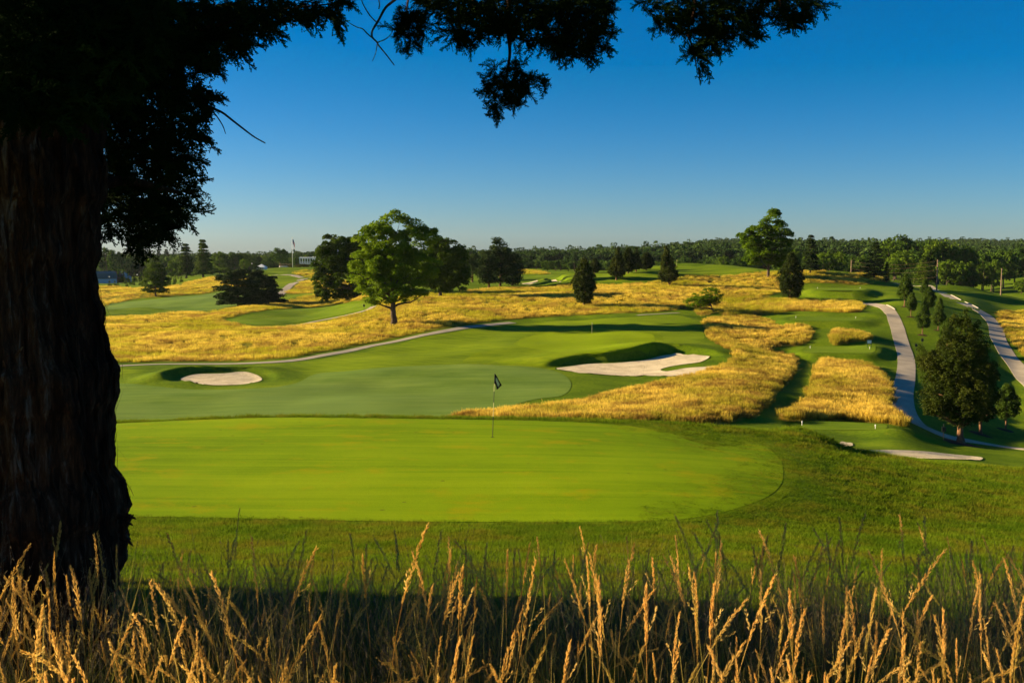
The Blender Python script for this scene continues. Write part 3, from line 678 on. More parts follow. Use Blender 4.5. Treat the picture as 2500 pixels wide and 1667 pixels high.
# ================================================================== SCATTER (one object, its own pieces instanced on its own points)
def scatter(name, pts, rot, scl, variants, mats, label, pick=None, parent=None, kind='stuff', loc=None):
    """variants: list of (V, [faces...], mi); pts (n,3); rot (n,3) eulers; scl (n,3)"""
    V = []; Fq = {}; MI = {}; vid = []; n = 0
    for k, (v, faces, mi) in enumerate(variants):
        for f, m in zip(faces, mi):
            f = np.asarray(f); Fq.setdefault(f.shape[1], []).append(f + n); MI.setdefault(f.shape[1], []).append(np.broadcast_to(np.asarray(m), (len(f),)))
        V.append(v); vid.append(np.full(len(v), k)); n += len(v)
    pts = np.asarray(pts, float); npt = len(pts)
    V.append(pts); vid.append(np.full(npt, -1))
    ks = list(Fq)
    me = mesh(name, np.concatenate(V), [np.concatenate(Fq[k]) for k in ks], mats, False, np.concatenate([np.concatenate(MI[k]) for k in ks]))
    tot = n + npt
    def attr(nm, typ, arr, key):
        a = me.attributes.new(nm, typ, 'POINT'); full = np.zeros((tot,) + arr.shape[1:], arr.dtype); full[n:] = arr
        a.data.foreach_set(key, full.ravel())
    a = me.attributes.new('vid', 'INT', 'POINT'); a.data.foreach_set('value', np.concatenate(vid).astype(np.int32))
    attr('rot', 'FLOAT_VECTOR', np.asarray(rot, np.float32), 'vector')
    attr('scl', 'FLOAT_VECTOR', np.asarray(scl, np.float32), 'vector')
    if pick is None: pick = np.random.default_rng(npt).integers(0, len(variants), npt)
    attr('pick', 'INT', np.asarray(pick, np.int32), 'value')
    o = link(name, me, parent, loc)
    g = bpy.data.node_groups.new('spread_' + name, 'GeometryNodeTree')
    g.interface.new_socket('Geometry', in_out='INPUT', socket_type='NodeSocketGeometry')
    g.interface.new_socket('Geometry', in_out='OUTPUT', socket_type='NodeSocketGeometry')
    gi = g.nodes.new('NodeGroupInput'); go = g.nodes.new('NodeGroupOutput')
    def named(nm, typ):
        a = g.nodes.new('GeometryNodeInputNamedAttribute'); a.data_type = typ; a.inputs['Name'].default_value = nm; return a.outputs['Attribute']
    v_ = named('vid', 'INT')
    def sep(k):
        c = g.nodes.new('FunctionNodeCompare'); c.data_type = 'INT'; c.operation = 'EQUAL'
        g.links.new(v_, c.inputs[2]); c.inputs[3].default_value = k
        s = g.nodes.new('GeometryNodeSeparateGeometry'); s.domain = 'POINT'
        g.links.new(gi.outputs[0], s.inputs[0]); g.links.new(c.outputs[0], s.inputs[1]); return s.outputs[0]
    j = g.nodes.new('GeometryNodeJoinGeometry')
    for k in reversed(range(len(variants))):
        ti = g.nodes.new('GeometryNodeGeometryToInstance'); g.links.new(sep(k), ti.inputs[0]); g.links.new(ti.outputs[0], j.inputs[0])
    ip = g.nodes.new('GeometryNodeInstanceOnPoints'); g.links.new(sep(-1), ip.inputs['Points']); g.links.new(j.outputs[0], ip.inputs['Instance'])
    ip.inputs['Pick Instance'].default_value = True
    g.links.new(named('pick', 'INT'), ip.inputs['Instance Index'])
    er = g.nodes.new('FunctionNodeEulerToRotation'); g.links.new(named('rot', 'FLOAT_VECTOR'), er.inputs[0]); g.links.new(er.outputs[0], ip.inputs['Rotation'])
    g.links.new(named('scl', 'FLOAT_VECTOR'), ip.inputs['Scale'])
    g.links.new(ip.outputs[0], go.inputs[0])
    md = o.modifiers.new('spread', 'NODES'); md.node_group = g
    if label: o['label'] = label
    if kind: o['kind'] = kind
    return o

# ------------------------------------------------------------------ plant materials
def leafmat(name, dark, mid, light, trans=.35, nscale=.5, tcol=None, spec=.15, rnd=.5, rough=.75):
    m, nt, out = newmat(name)
    oi = N(nt, 'ShaderNodeObjectInfo')
    v = coords(nt)
    a = noise(nt, v, nscale, 4, .65)
    b = noise(nt, v, nscale * 9, 2, .6)
    f = math_(nt, 'ADD', math_(nt, 'MULTIPLY', a, 1 - rnd * .5), math_(nt, 'MULTIPLY', math_(nt, 'SUBTRACT', oi.outputs['Random'], .5), rnd * .35))
    f = math_(nt, 'ADD', f, math_(nt, 'MULTIPLY', b, rnd * .5 - .05))
    col = ramp(nt, f, [(.33, dark), (.52, mid), (.70, light)])
    tc = mixc(nt, .5, col, tcol) if tcol else col
    finish(nt, out, col, rough, spec * .4, trans=trans, tcol=tc)
    return m
def grassmat(name, root, mid, tip, h, alt=None, nscale=.08, trans=.4, alt2=None, nscale2=.35, streak=False, rnd=.3):
    """blade colour by height in the blade (its own pigment) and by broad patches"""
    m, nt, out = newmat(name)
    g = N(nt, 'ShaderNodeTexCoord'); sp = N(nt, 'ShaderNodeSeparateXYZ'); nt.links.new(g.outputs['Object'], sp.inputs[0])
    at = N(nt, 'ShaderNodeAttribute'); at.attribute_name = 'hh'; at.attribute_type = 'GEOMETRY'
    oi = N(nt, 'ShaderNodeObjectInfo')
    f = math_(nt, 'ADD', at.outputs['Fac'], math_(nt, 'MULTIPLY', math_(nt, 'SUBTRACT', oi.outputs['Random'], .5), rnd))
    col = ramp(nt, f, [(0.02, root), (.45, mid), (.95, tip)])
    v = coords(nt)
    if alt:
        n1 = noise(nt, v, nscale, 5, .65)
        col = mixc(nt, ramp(nt, n1, [(.45, (0, 0, 0)), (.60, (1, 1, 1))]), col, alt)
    if alt2:
        n2 = noise(nt, v, nscale2, 5, .7)
        col = mixc(nt, ramp(nt, n2, [(.47, (0, 0, 0)), (.63, (.85, .85, .85))]), col, alt2)
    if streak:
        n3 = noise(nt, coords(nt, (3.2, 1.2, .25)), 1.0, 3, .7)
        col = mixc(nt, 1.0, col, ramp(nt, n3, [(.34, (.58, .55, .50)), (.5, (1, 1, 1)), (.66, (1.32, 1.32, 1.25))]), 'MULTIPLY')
    finish(nt, out, col, .8, .03, trans=trans)
    return m
def with_hh(o, hh_fn):
    """store each vertex's relative height as attribute hh"""
    me = o.data; n = len(me.vertices); co = np.empty(n * 3, np.float32); me.vertices.foreach_get('co', co)
    a = me.attributes.new('hh', 'FLOAT', 'POINT'); a.data.foreach_set('value', hh_fn(co.reshape(-1, 3)).astype(np.float32))

def blades(n, R, h0, h1, w, rng, lean=.25, seg=2, head=0.0, curl=.0):
    """thin tapering blades (each a strip of seg quads) standing in a disc of radius R"""
    a = rng.uniform(0, 6.283, n); r = R * np.sqrt(rng.uniform(0, 1, n))
    bx, by = r * np.cos(a), r * np.sin(a); h = rng.uniform(h0, h1, n)
    la = rng.uniform(0, 6.283, n); ll = np.abs(rng.normal(0, lean, n)); fa = rng.uniform(0, 6.283, n)
    V = np.zeros((n, (seg + 1) * 2, 3)); Q = []
    for s in range(seg + 1):
        t = s / seg
        cx = bx + np.cos(la) * ll * h * t ** 1.7; cy = by + np.sin(la) * ll * h * t ** 1.7
        cz = h * (t - curl * t * t * ll)
        ww = w * ((1 - t) * .9 + .12) * .5
        if head > 0 and t > .55: ww = w * head * .5 * (1.0 if t < .99 else .35)
        V[:, 2*s, 0] = cx - np.cos(fa) * ww; V[:, 2*s, 1] = cy - np.sin(fa) * ww; V[:, 2*s, 2] = cz
        V[:, 2*s+1, 0] = cx + np.cos(fa) * ww; V[:, 2*s+1, 1] = cy + np.sin(fa) * ww; V[:, 2*s+1, 2] = cz
    base = (np.arange(n) * (seg + 1) * 2)[:, None]
    Q = np.concatenate([base + np.array([2*s, 2*s+1, 2*s+3, 2*s+2]) for s in range(seg)])
    return V.reshape(-1, 3), Q
def sample_poly(P, dens_fn, rng, cap=60000):
    bb = bbox(P, 0); area = (bb[1]-bb[0]) * (bb[3]-bb[2]); dm = max(dens_fn(np.array([bb[2], bb[3]])))
    n = int(min(area * dm, 2_000_000))
    x = rng.uniform(bb[0], bb[1], n); y = rng.uniform(bb[2], bb[3], n)
    k = rng.uniform(0, dm, n) < dens_fn(y)
    x, y = x[k], y[k]; k = inside(P, x, y)
    return x[k][:cap], y[k][:cap]
def vnoise(x, y, s, seed=0):
    r = np.random.default_rng(seed); z = 0
    for k in range(6):
        th = r.uniform(0, 6.28); f = (1.0 + .6 * k) / s; p = r.uniform(0, 6.28); q = r.uniform(0, 6.28)
        z = z + np.sin((x*math.cos(th) + y*math.sin(th)) * f * 6.28 + p + 1.6 * np.sin((-x*math.sin(th) + y*math.cos(th)) * f * 3.1 + q)) / (1 + .5 * k)
    return z / 2.6      # about -1..1

# ------------------------------------------------------------------ fescue
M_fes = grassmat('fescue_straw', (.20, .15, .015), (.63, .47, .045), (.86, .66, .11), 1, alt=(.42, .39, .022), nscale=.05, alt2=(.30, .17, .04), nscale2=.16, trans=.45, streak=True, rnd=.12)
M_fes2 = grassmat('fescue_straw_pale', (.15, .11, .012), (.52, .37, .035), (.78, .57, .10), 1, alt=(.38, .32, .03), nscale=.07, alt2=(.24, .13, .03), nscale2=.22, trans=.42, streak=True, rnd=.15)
rng = np.random.default_rng(11)
FV = []
for k in range(5):
    v, q = blades(46, .62, .42, .80, .030, rng, .28, 2, head=1.5)
    FV.append((v, [q], [0]))
FVn = []
for k in range(5):
    v, q = blades(60, .42, .40, .78, .018, rng, .28, 3, head=1.7)
    FVn.append((v, [q], [0]))
def hh_local(co): return np.clip(co[:, 2] / .75, 0, 1)
def fescue(key, label, dens, near=False, hs=1.0, mat=M_fes, wid=1.0, seed=1, soft=.6):
    rng = np.random.default_rng(seed); P_ = FES[key]
    x, y = sample_poly(P_, dens, rng)
    d, _ = seg_dist(P_, x, y)
    n1 = vnoise(x, y, 9, seed); n2 = vnoise(x, y, 30, seed + 3)
    edge = d + (.9 * vnoise(x, y, 3.5, seed + 7) + .5 * vnoise(x, y, 1.3, seed + 8)) * soft
    keep = (rng.uniform(0, 1, len(x)) < np.clip(1.05 + .75 * n1 + .3 * n2, .15, 1)) & (rng.uniform(0, 1, len(x)) < .12 + sstep(edge / 1.2))
    x, y, d, n1, n2 = x[keep], y[keep], d[keep], n1[keep], n2[keep]
    z = ground(x, y) + .02
    hgt = hs * (1 + .13 * n1 + .10 * n2 + rng.normal(0, .10, len(x))) * (1 - (.38 if soft > .3 else .12) + (.38 if soft > .3 else .12) * sstep(d / 1.1))
    hgt = np.clip(hgt, .35, 1.7)
    sc_ = np.column_stack([np.full(len(x), wid), np.full(len(x), wid), hgt])
    rot = np.column_stack([rng.normal(0, .09, len(x)), rng.normal(.05, .09, len(x)), rng.uniform(0, 6.283, len(x))])
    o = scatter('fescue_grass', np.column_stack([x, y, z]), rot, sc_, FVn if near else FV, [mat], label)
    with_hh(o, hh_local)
    return len(x)
cnt = 0
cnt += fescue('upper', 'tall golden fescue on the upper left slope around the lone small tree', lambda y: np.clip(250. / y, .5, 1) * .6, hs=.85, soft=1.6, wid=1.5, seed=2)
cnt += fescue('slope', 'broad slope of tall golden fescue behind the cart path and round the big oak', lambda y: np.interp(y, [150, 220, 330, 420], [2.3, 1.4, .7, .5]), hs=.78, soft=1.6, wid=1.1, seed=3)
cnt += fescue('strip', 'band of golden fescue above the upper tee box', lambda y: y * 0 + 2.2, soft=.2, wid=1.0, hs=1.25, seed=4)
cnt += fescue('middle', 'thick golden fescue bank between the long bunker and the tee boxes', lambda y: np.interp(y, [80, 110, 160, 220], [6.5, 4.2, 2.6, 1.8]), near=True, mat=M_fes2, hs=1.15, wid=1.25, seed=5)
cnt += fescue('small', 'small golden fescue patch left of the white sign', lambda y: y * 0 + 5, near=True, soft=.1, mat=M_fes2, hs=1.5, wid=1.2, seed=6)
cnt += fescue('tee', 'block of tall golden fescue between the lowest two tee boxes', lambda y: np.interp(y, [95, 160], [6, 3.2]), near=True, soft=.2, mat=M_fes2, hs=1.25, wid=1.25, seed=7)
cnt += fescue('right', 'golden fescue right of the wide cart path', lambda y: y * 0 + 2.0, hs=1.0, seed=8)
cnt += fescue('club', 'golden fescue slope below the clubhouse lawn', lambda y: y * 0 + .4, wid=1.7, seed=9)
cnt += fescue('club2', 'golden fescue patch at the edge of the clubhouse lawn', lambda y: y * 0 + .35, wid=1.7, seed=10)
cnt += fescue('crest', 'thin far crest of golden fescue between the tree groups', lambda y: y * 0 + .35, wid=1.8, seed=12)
print('fescue tufts', cnt)

# ------------------------------------------------------------------ short rough turf near the camera
M_turfblade = grassmat('turf_blades', (.035, .062, .003), (.125, .190, .006), (.20, .28, .014), 1, alt=(.17, .17, .012), nscale=.9, alt2=(.070, .135, .005), nscale2=.3, trans=.4)
TV = []
rng = np.random.default_rng(21)
for k in range(5):
    v, q = blades(46, .16, .035, .085, .0075, rng, .7, 1); TV.append((v, [q], [0]))
def in_green(x, y): return inside(gA, x, y)
n = 115000
yy = np.exp(rng.uniform(math.log(6.4), math.log(44), n)); xx = rng.uniform(-.60, .80, n) * yy
dgr, _ = seg_dist(gA[::2], xx, yy); ing = in_green(xx, yy)
keep = (~ing | ((xx > 3.0) & (rng.uniform(0, 1, n) < .55 * (1 - sstep(dgr / 2.6))))) & (rng.uniform(0, 1, n) < np.clip(1.15 - .012 * yy, .2, 1))
xx, yy, ing = xx[keep], yy[keep], ing[keep]
keep = (xx > -.57 * yy)
xx, yy, ing = xx[keep], yy[keep], ing[keep]
zz = ground(xx, yy)
s = np.clip(.55 + yy * .028, .7, 1.7) * rng.uniform(.75, 1.25, len(xx)); dg, _ = seg_dist(gA[::2], xx, yy); soft = .35 + .65 * sstep(dg / np.where(xx > 4, 3.5, .5))
soft = np.where(ing, .28 - .05 * dg, soft); hz = s * soft * (1 + .25 * vnoise(xx, yy, 2.2, 4))
o = scatter('turf_grass', np.column_stack([xx, yy, zz]), np.column_stack([rng.normal(0, .1, len(xx)), rng.normal(0, .1, len(xx)), rng.uniform(0, 6.28, len(xx))]),
            np.column_stack([s, s, hz * .9]), TV, [M_turfblade], 'dense short rough turf on the near slope around the putting green')
with_hh(o, lambda co: np.clip(co[:, 2] / .08, 0, 1))
print('turf', len(xx))
# ================================================================== TREES
M_bark = plain('tree_bark', (.085, .060, .042), .95, .1, var=.45, scale=2.2, bump=.6)
M_barkwarm = plain('cedar_bark', (.16, .085, .045), .95, .1, var=.45, scale=3.0, bump=.6)
M_oak = leafmat('oak_leaves', (.048, .100, .003), (.125, .205, .005), (.24, .32, .010), trans=.46, nscale=.35)
M_oakdk = leafmat('dark_oak_leaves', (.034, .066, .003), (.082, .130, .006), (.155, .205, .010), trans=.30, nscale=.35)
M_ced = leafmat('cedar_leaves', (.014, .025, .003), (.032, .048, .004), (.070, .080, .009), trans=.15, nscale=.5)
M_ced2 = leafmat('young_cedar_leaves', (.030, .058, .006), (.062, .102, .010), (.105, .15, .018), trans=.2, nscale=.8)
M_pine = leafmat('pine_needles', (.018, .034, .008), (.036, .062, .012), (.065, .095, .018), trans=.15, nscale=.3)
M_spread = leafmat('spreading_cedar_leaves', (.012, .026, .006), (.024, .045, .008), (.045, .07, .012), trans=.1, nscale=.4)
M_wood = leafmat('woodland_leaves', (.026, .058, .007), (.055, .105, .010), (.10, .165, .014), trans=.28, nscale=.10)
M_far = leafmat('far_woodland_leaves', (.018, .042, .009), (.036, .074, .012), (.068, .12, .018), trans=.25, nscale=.05)
M_far2 = leafmat('far_light_woodland_leaves', (.024, .050, .010), (.044, .080, .014), (.075, .12, .020), trans=.25, nscale=.05)
M_wood2 = leafmat('yellowish_woodland_leaves', (.045, .085, .005), (.090, .150, .008), (.15, .215, .012), trans=.3, nscale=.10)

def leaves(C, Rr, per, size, rng, up=.25, squash=.75, shell=.55, aspect=1.6):
    """leaf faces (two folded triangles each -> one quad) clustered round centres C with radii Rr"""
    C = np.asarray(C, float); Rr = np.asarray(Rr, float); K = len(C)
    n = K * per; idx = np.repeat(np.arange(K), per)
    d = rng.normal(0, 1, (n, 3)); d /= np.linalg.norm(d, axis=1)[:, None] + 1e-9
    d[:, 2] = np.where(d[:, 2] < -.35, -d[:, 2], d[:, 2])
    rad = Rr[idx] * (shell + (1 - shell) * rng.uniform(0, 1, n) ** .6) * np.where(rng.uniform(0, 1, n) < .2, rng.uniform(.3, 1.25, n), 1)
    pos = C[idx] + d * rad[:, None] * np.array([1, 1, squash])
    nrm = d * .6 + rng.normal(0, .65, (n, 3)); nrm[:, 2] += up
    nrm /= np.linalg.norm(nrm, axis=1)[:, None] + 1e-9
    t = np.cross(nrm, rng.normal(0, 1, (n, 3))); t /= np.linalg.norm(t, axis=1)[:, None] + 1e-9
    b = np.cross(nrm, t)
    s = size * rng.uniform(.6, 1.35, n)[:, None]
    V = np.stack([pos - t*s*aspect*.5, pos - b*s*.36 + nrm*s*.08, pos + t*s*aspect*.5, pos + b*s*.36 + nrm*s*.08], 1).reshape(-1, 3)
    return V, np.arange(n*4).reshape(-1, 4)
def limb(p0, p1, r0, r1, rng, sag=.12, seg=6, n=6):
    p0 = np.array(p0, float); p1 = np.array(p1, float); L = np.linalg.norm(p1 - p0)
    t = np.linspace(0, 1, seg + 1)[:, None]
    pts = p0 + (p1 - p0) * t
    w = rng.normal(0, 1, 3); w[2] = abs(w[2]) * .3
    pts += (np.sin(t * 3.14) * w * L * sag * .5)
    pts[1:-1] += rng.normal(0, L * .018, (seg - 1, 3))
    return tube(pts, np.linspace(r0, r1, seg + 1), n)
def crown_pts(n, prof, H0, H1, rng, inner=.55, lift=0, flat=1.0):
    """cluster centres in an envelope whose radius at relative height t is prof(t)"""
    t = rng.uniform(0, 1, n * 3); w = np.array([prof(v) for v in t]); k = rng.uniform(0, max(w), n * 3) < w
    t, w = t[k][:n], w[k][:n]; m = len(t)
    a = np.arange(m) * 2.39996 + rng.normal(0, .5, m); r = w * (inner + (1 - inner) * rng.uniform(0, 1, m) ** .5)
    return np.column_stack([np.cos(a) * r, np.sin(a) * r * flat, H0 + (H1 - H0) * t + rng.normal(0, .01, m) * (H1 - H0)])
def make_tree(name, label, cat, H, trunk_r, trunk_h, centres, radii, per, lsize, lm, bm, seed, lean=(0, 0), nlimb=12, squash=.75, flare=1.35, up=.25, group=None, shell=.55, trunk_top=.7, aspect=1.6):
    rng = np.random.default_rng(seed)
    root = empty(name, (0, 0, 0), label, cat, group)
    mb = MB()
    hs = np.array([-.4, 0, .06*H, trunk_h * .5, trunk_h, H * (trunk_top * .6 + .2), H * trunk_top + .1 * H])
    hs = np.sort(hs)
    lx = lean[0] * hs / H; ly = lean[1] * hs / H
    wob = np.cumsum(rng.normal(0, trunk_r * .16, (len(hs), 2)), axis=0); wob[:2] = 0
    rr = trunk_r * np.interp(hs, [0, .06*H, trunk_h, H * .9], [flare, 1.0, .8, .12])
    pts = np.column_stack([lx + wob[:, 0], ly + wob[:, 1], hs])
    V, Q = tube(pts, rr, 10); mb.add(V, Q)
    C = np.asarray(centres); k = rng.choice(len(C), min(nlimb, len(C)), replace=False)
    for q in k:
        c = C[q]; z0 = max(trunk_h * .75, min(c[2] - .25 * math.hypot(c[0], c[1]) - .05 * H, H * .8))
        px_ = np.interp(z0, hs, pts[:, 0]); py_ = np.interp(z0, hs, pts[:, 1]); r0 = float(np.interp(z0, hs, rr)) * .55
        V, Q = limb((px_, py_, z0), c, r0, max(.02, r0 * .18), rng, .15); mb.add(V, Q)
    mb.build('trunk', [bm], root, smooth=True)
    V, Q = leaves(C, radii, per, lsize, rng, up, squash, shell, aspect)
    link('crown', mesh('crown', V, Q, lm), root)
    return root
# ---- envelopes
def px_blobs(blobs, base, mpp, rng, n, rc):
    """cluster centres filling ellipses given in photo pixels round the trunk base, with real depth"""
    C = []; Rr = []
    areas = np.array([b[2] * b[3] for b in blobs], float); cnts = np.maximum(3, (n * areas / areas.sum()).astype(int))
    for (cx, cy, rx, ry, dy), m in zip(blobs, cnts):
        d = rng.normal(0, 1, (m, 3)); d /= np.linalg.norm(d, axis=1)[:, None]
        q = (.35 + .65 * rng.uniform(0, 1, m) ** .4)[:, None] * d
        rd = .5 * (rx + ry)
        C.append(np.column_stack([((cx - base[0]) + q[:, 0] * rx) * mpp, (dy + q[:, 1] * rd) * mpp, ((base[1] - cy) + q[:, 2] * ry) * mpp])); Rr.append(rng.uniform(.75, 1.25, m) * rc)
    return np.concatenate(C), np.concatenate(Rr)
def put(root, x, y, dmin=90, dmax=700, scale=1.0, rz=0.0, sink=.1):
    X, D = hit(x, y, dmin, dmax); root.location = (X, D, gz(X, D) - sink); root.rotation_euler = (0, 0, rz)
    root.scale = (scale,) * 3 if isinstance(scale, (int, float)) else scale
    return D
rng = np.random.default_rng(77)
# big light oak
def at_px(x, y, dmin=90, dmax=700): X, D = hit(x, y, dmin, dmax); return D
D = at_px(961, 793); mpp = D / F
B = [(972, 555, 55, 35, 0), (925, 585, 52, 42, -10), (1015, 592, 55, 40, 10), (900, 640, 45, 42, 0), (960, 630, 62, 45, 0), (1035, 650, 40, 35, 15), (905, 690, 42, 30, -10), (985, 690, 55, 30, 5), (880, 665, 28, 30, 10),
     (925, 722, 36, 20, -12), (1002, 722, 38, 18, 8), (965, 715, 35, 25, -20), (1052, 572, 22, 20, 0), (955, 660, 60, 50, 25), (950, 640, 60, 50, -25)]
C, Rr = px_blobs(B, (961, 793), mpp, rng, 420, 1.25)
t = make_tree('oak_tree', 'big broad light green oak standing alone in the golden fescue left of centre', 'tree', 21.5, .62, 4.2, C, Rr, 120, .34, M_oak, M_bark, 3, nlimb=46, squash=.7, trunk_top=.62)
put(t, 961, 793)
# dark oak to its left
D = at_px(872, 729); mpp = D / F
B = [(830, 610, 48, 38, 0), (800, 640, 32, 38, 0), (860, 630, 35, 50, 5), (790, 690, 28, 32, 0), (840, 680, 42, 38, 0), (800, 722, 26, 16, 0), (775, 665, 15, 20, 0), (882, 605, 25, 30, 0), (850, 715, 30, 14, 10), (880, 670, 20, 40, 10)]
C, Rr = px_blobs(B, (872, 729), mpp, rng, 360, 1.3)
t = make_tree('oak_tree', 'dark spreading oak half hiding the white clubhouse, left of the big light oak', 'tree', 17, .6, 3.0, C, Rr, 120, .42, M_oakdk, M_bark, 4, nlimb=30, squash=.7, trunk_top=.6, lean=(-2, 0))
put(t, 872, 729, 150)
# dark oak to its right
D = at_px(1075, 727); mpp = D / F
B = [(1080, 620, 45, 35, 0), (1050, 660, 36, 38, 0), (1110, 660, 34, 42, 0), (1075, 690, 42, 25, 0), (1128, 690, 18, 18, 0), (1120, 625, 20, 22, 0), (1090, 650, 40, 40, 8)]
C, Rr = px_blobs(B, (1075, 727), mpp, rng, 290, 1.5)
t = make_tree('oak_tree', 'dark green oak close behind the right side of the big light oak', 'tree', 15, .5, 2.6, C, Rr, 120, .42, M_oakdk, M_bark, 5, nlimb=24, squash=.7, trunk_top=.6)
put(t, 1075, 727, 150)
# right maple
D = at_px(1876, 677); mpp = D / F
B = [(1880, 545, 22, 30, 0), (1858, 570, 32, 25, 0), (1905, 575, 30, 32, 0), (1835, 590, 32, 18, 0), (1875, 605, 45, 30, 0), (1825, 575, 20, 12, 0), (1910, 620, 25, 25, 0), (1850, 632, 35, 16, 0), (1840, 615, 28, 18, 8), (1893, 640, 25, 14, 5), (1890, 528, 10, 14, 0)]
C, Rr = px_blobs(B, (1876, 677), mpp, rng, 260, 1.35)
t = make_tree('maple_tree', 'tall loose crowned green maple on the right hill crest, topping the skyline', 'tree', 19, .42, 3.2, C, Rr, 95, .42, M_oak, M_bark, 6, nlimb=34, squash=.65, trunk_top=.7)
put(t, 1876, 677, 150)
# small leaning tree by the far green
D = at_px(1743, 763); mpp = D / F
B = [(1712, 730, 34, 17, 0), (1700, 738, 28, 14, 0), (1738, 718, 24, 18, 0), (1728, 735, 28, 14, 6), (1752, 728, 8, 12, 0)]
C, Rr = px_blobs(B, (1743, 763), mpp, rng, 170, .55)
t = make_tree('small_tree', 'small leaning round bushy tree above the top right of the far green', 'tree', 5.0, .17, 1.0, C, Rr, 80, .16, M_oak, M_bark, 7, nlimb=26, squash=.75, trunk_top=.5, lean=(-1.8, 0))
put(t, 1743, 763, 120)
# lone small tree at left
D = at_px(382, 724); mpp = D / F
B = [(380, 665, 24, 20, 0), (372, 690, 22, 16, 0), (395, 688, 20, 16, 0), (362, 708, 14, 8, 0), (400, 708, 14, 8, 0), (383, 650, 14, 8, 0)]
C, Rr = px_blobs(B, (382, 724), mpp, rng, 170, 1.2)
t = make_tree('small_tree', 'lone small dark green tree standing in the upper left golden fescue', 'tree', 11, .28, 2.4, C, Rr, 60, .36, M_oakdk, M_bark, 8, nlimb=24, squash=.55)
put(t, 382, 724, 200)
# spreading dark cedars (flat pads)
def pads(blobs, base, mpp, rng, n):
    C = []; Rr = []
    for cx, cy, rx, ry in blobs:
        m = max(6, int(n * rx * ry / sum(b[2]*b[3] for b in blobs)))
        a = rng.uniform(0, 6.28, m); r = np.sqrt(rng.uniform(0, 1, m))
        C.append(np.column_stack([((cx - base[0]) + np.cos(a) * r * rx) * mpp, np.sin(a) * r * rx * .8 * mpp, ((base[1] - cy) + rng.normal(0, .5, m) * ry) * mpp])); Rr.append(rng.uniform(.7, 1.3, m) * 1.4)
    return np.concatenate(C), np.concatenate(Rr)
D = at_px(583, 748); mpp = D / F
B = [(585, 664, 26, 6), (570, 677, 38, 6), (590, 690, 46, 7), (572, 703, 44, 6), (592, 715, 56, 7), (575, 728, 46, 6), (600, 738, 50, 5), (545, 738, 14, 5), (540, 680, 12, 3)]
C, Rr = pads(B, (583, 748), mpp, rng, 330)
t = make_tree('spreading_cedar', 'wide dark flat layered cedar on the left slope above the tee lawn', 'tree', 10, .35, 1.6, C, Rr, 90, .34, M_spread, M_bark, 9, nlimb=30, squash=.35)
put(t, 583, 748, 200)
D = at_px(640, 742); mpp = D / F
B = [(622, 668, 18, 8), (640, 682, 30, 8), (648, 697, 32, 7), (640, 712, 40, 8), (655, 724, 38, 7), (676, 734, 22, 5), (630, 735, 40, 6)]
C, Rr = pads(B, (640, 742), mpp, rng, 240)
t = make_tree('spreading_cedar', 'second dark cedar grown against the right side of the layered cedar', 'tree', 9, .35, 1.6, C, Rr, 80, .34, M_spread, M_bark, 10, nlimb=22, squash=.4)
put(t, 640, 742, 210, rz=0)
# evergreen group right of centre-left
for (bx, by, bl, lab, n, sd) in [
    (1221, 699, [(1215, 592, 14, 8, 0), (1222, 612, 26, 14, 0), (1215, 635, 38, 14, 0), (1230, 655, 38, 14, 0), (1220, 675, 44, 12, 0), (1245, 630, 18, 8, 0), (1190, 620, 14, 6, 0)], 'tallest tiered dark evergreen of the group right of the oaks', 130, 11),
    (1193, 703, [(1190, 640, 18, 16, 0), (1186, 665, 24, 14, 0), (1192, 685, 22, 8, 0)], 'smaller evergreen at the front left of the tiered group', 60, 12),
    (1250, 697, [(1254, 640, 18, 20, 0), (1258, 665, 20, 18, 0), (1250, 685, 22, 8, 0)], 'rounded dark evergreen at the right end of the tiered group', 70, 13),
    (1154, 689, [(1152, 636, 14, 14, 0), (1154, 655, 18, 14, 0)], 'small dark round tree between the oaks and the evergreen group', 50, 14)]:
    D = at_px(bx, by, 200, 420); mpp = D / F
    C, Rr = px_blobs(bl, (bx, by), mpp, rng, int(n * 1.4), 1.5)
    t = make_tree('evergreen_tree', lab, 'tree', (by - min(b[1] - b[3] for b in bl)) * mpp, .36, 2.0, C, Rr, 70, .36, M_pine, M_barkwarm, sd, nlimb=20, squash=.6)
    put(t, bx, by, 200, 420)

# ---- prototypes for conical cedars and the rest
def prof_egg(t): return (max(0.0, math.sin(math.pi * min(1, (t * .93 + .07)) ** .75))) ** .8
def prof_cone(t): return max(.02, (1 - t) ** .85) * (1 if t > .08 else .6)
def prof_flame(t): return max(.02, min(1, t * 4 + .5) * (1 - t ** 1.35) ** 1.0)
def prof_round(t): return math.sqrt(max(0.0, 1 - (2 * t - .95) ** 2)) if t < .97 else .05
def proto(name, label, prof, n, rc, per, ls, lm, bm, seed, h0=.12, tr=.03, squash=.8, inner=.6, width=.5, nlimb=10, group=None, cat='tree', up=.25):
    """unit tree: height 10, crown radius = width*10"""
    rng = np.random.default_rng(seed)
    C = crown_pts(n, lambda t: prof(t) * width * 10, 10 * h0 + rc * .5, 10 - rc * .6, rng, inner)
    C[:, :2] *= rng.uniform(.72, 1.20, (len(C), 1))
    return make_tree(name, label, cat, 10, tr * 10, 10 * h0 * 1.1, C, rng.uniform(.5, 1.2, len(C)) * rc, per, ls, lm, bm, seed, nlimb=nlimb, squash=squash, group=group, up=up)
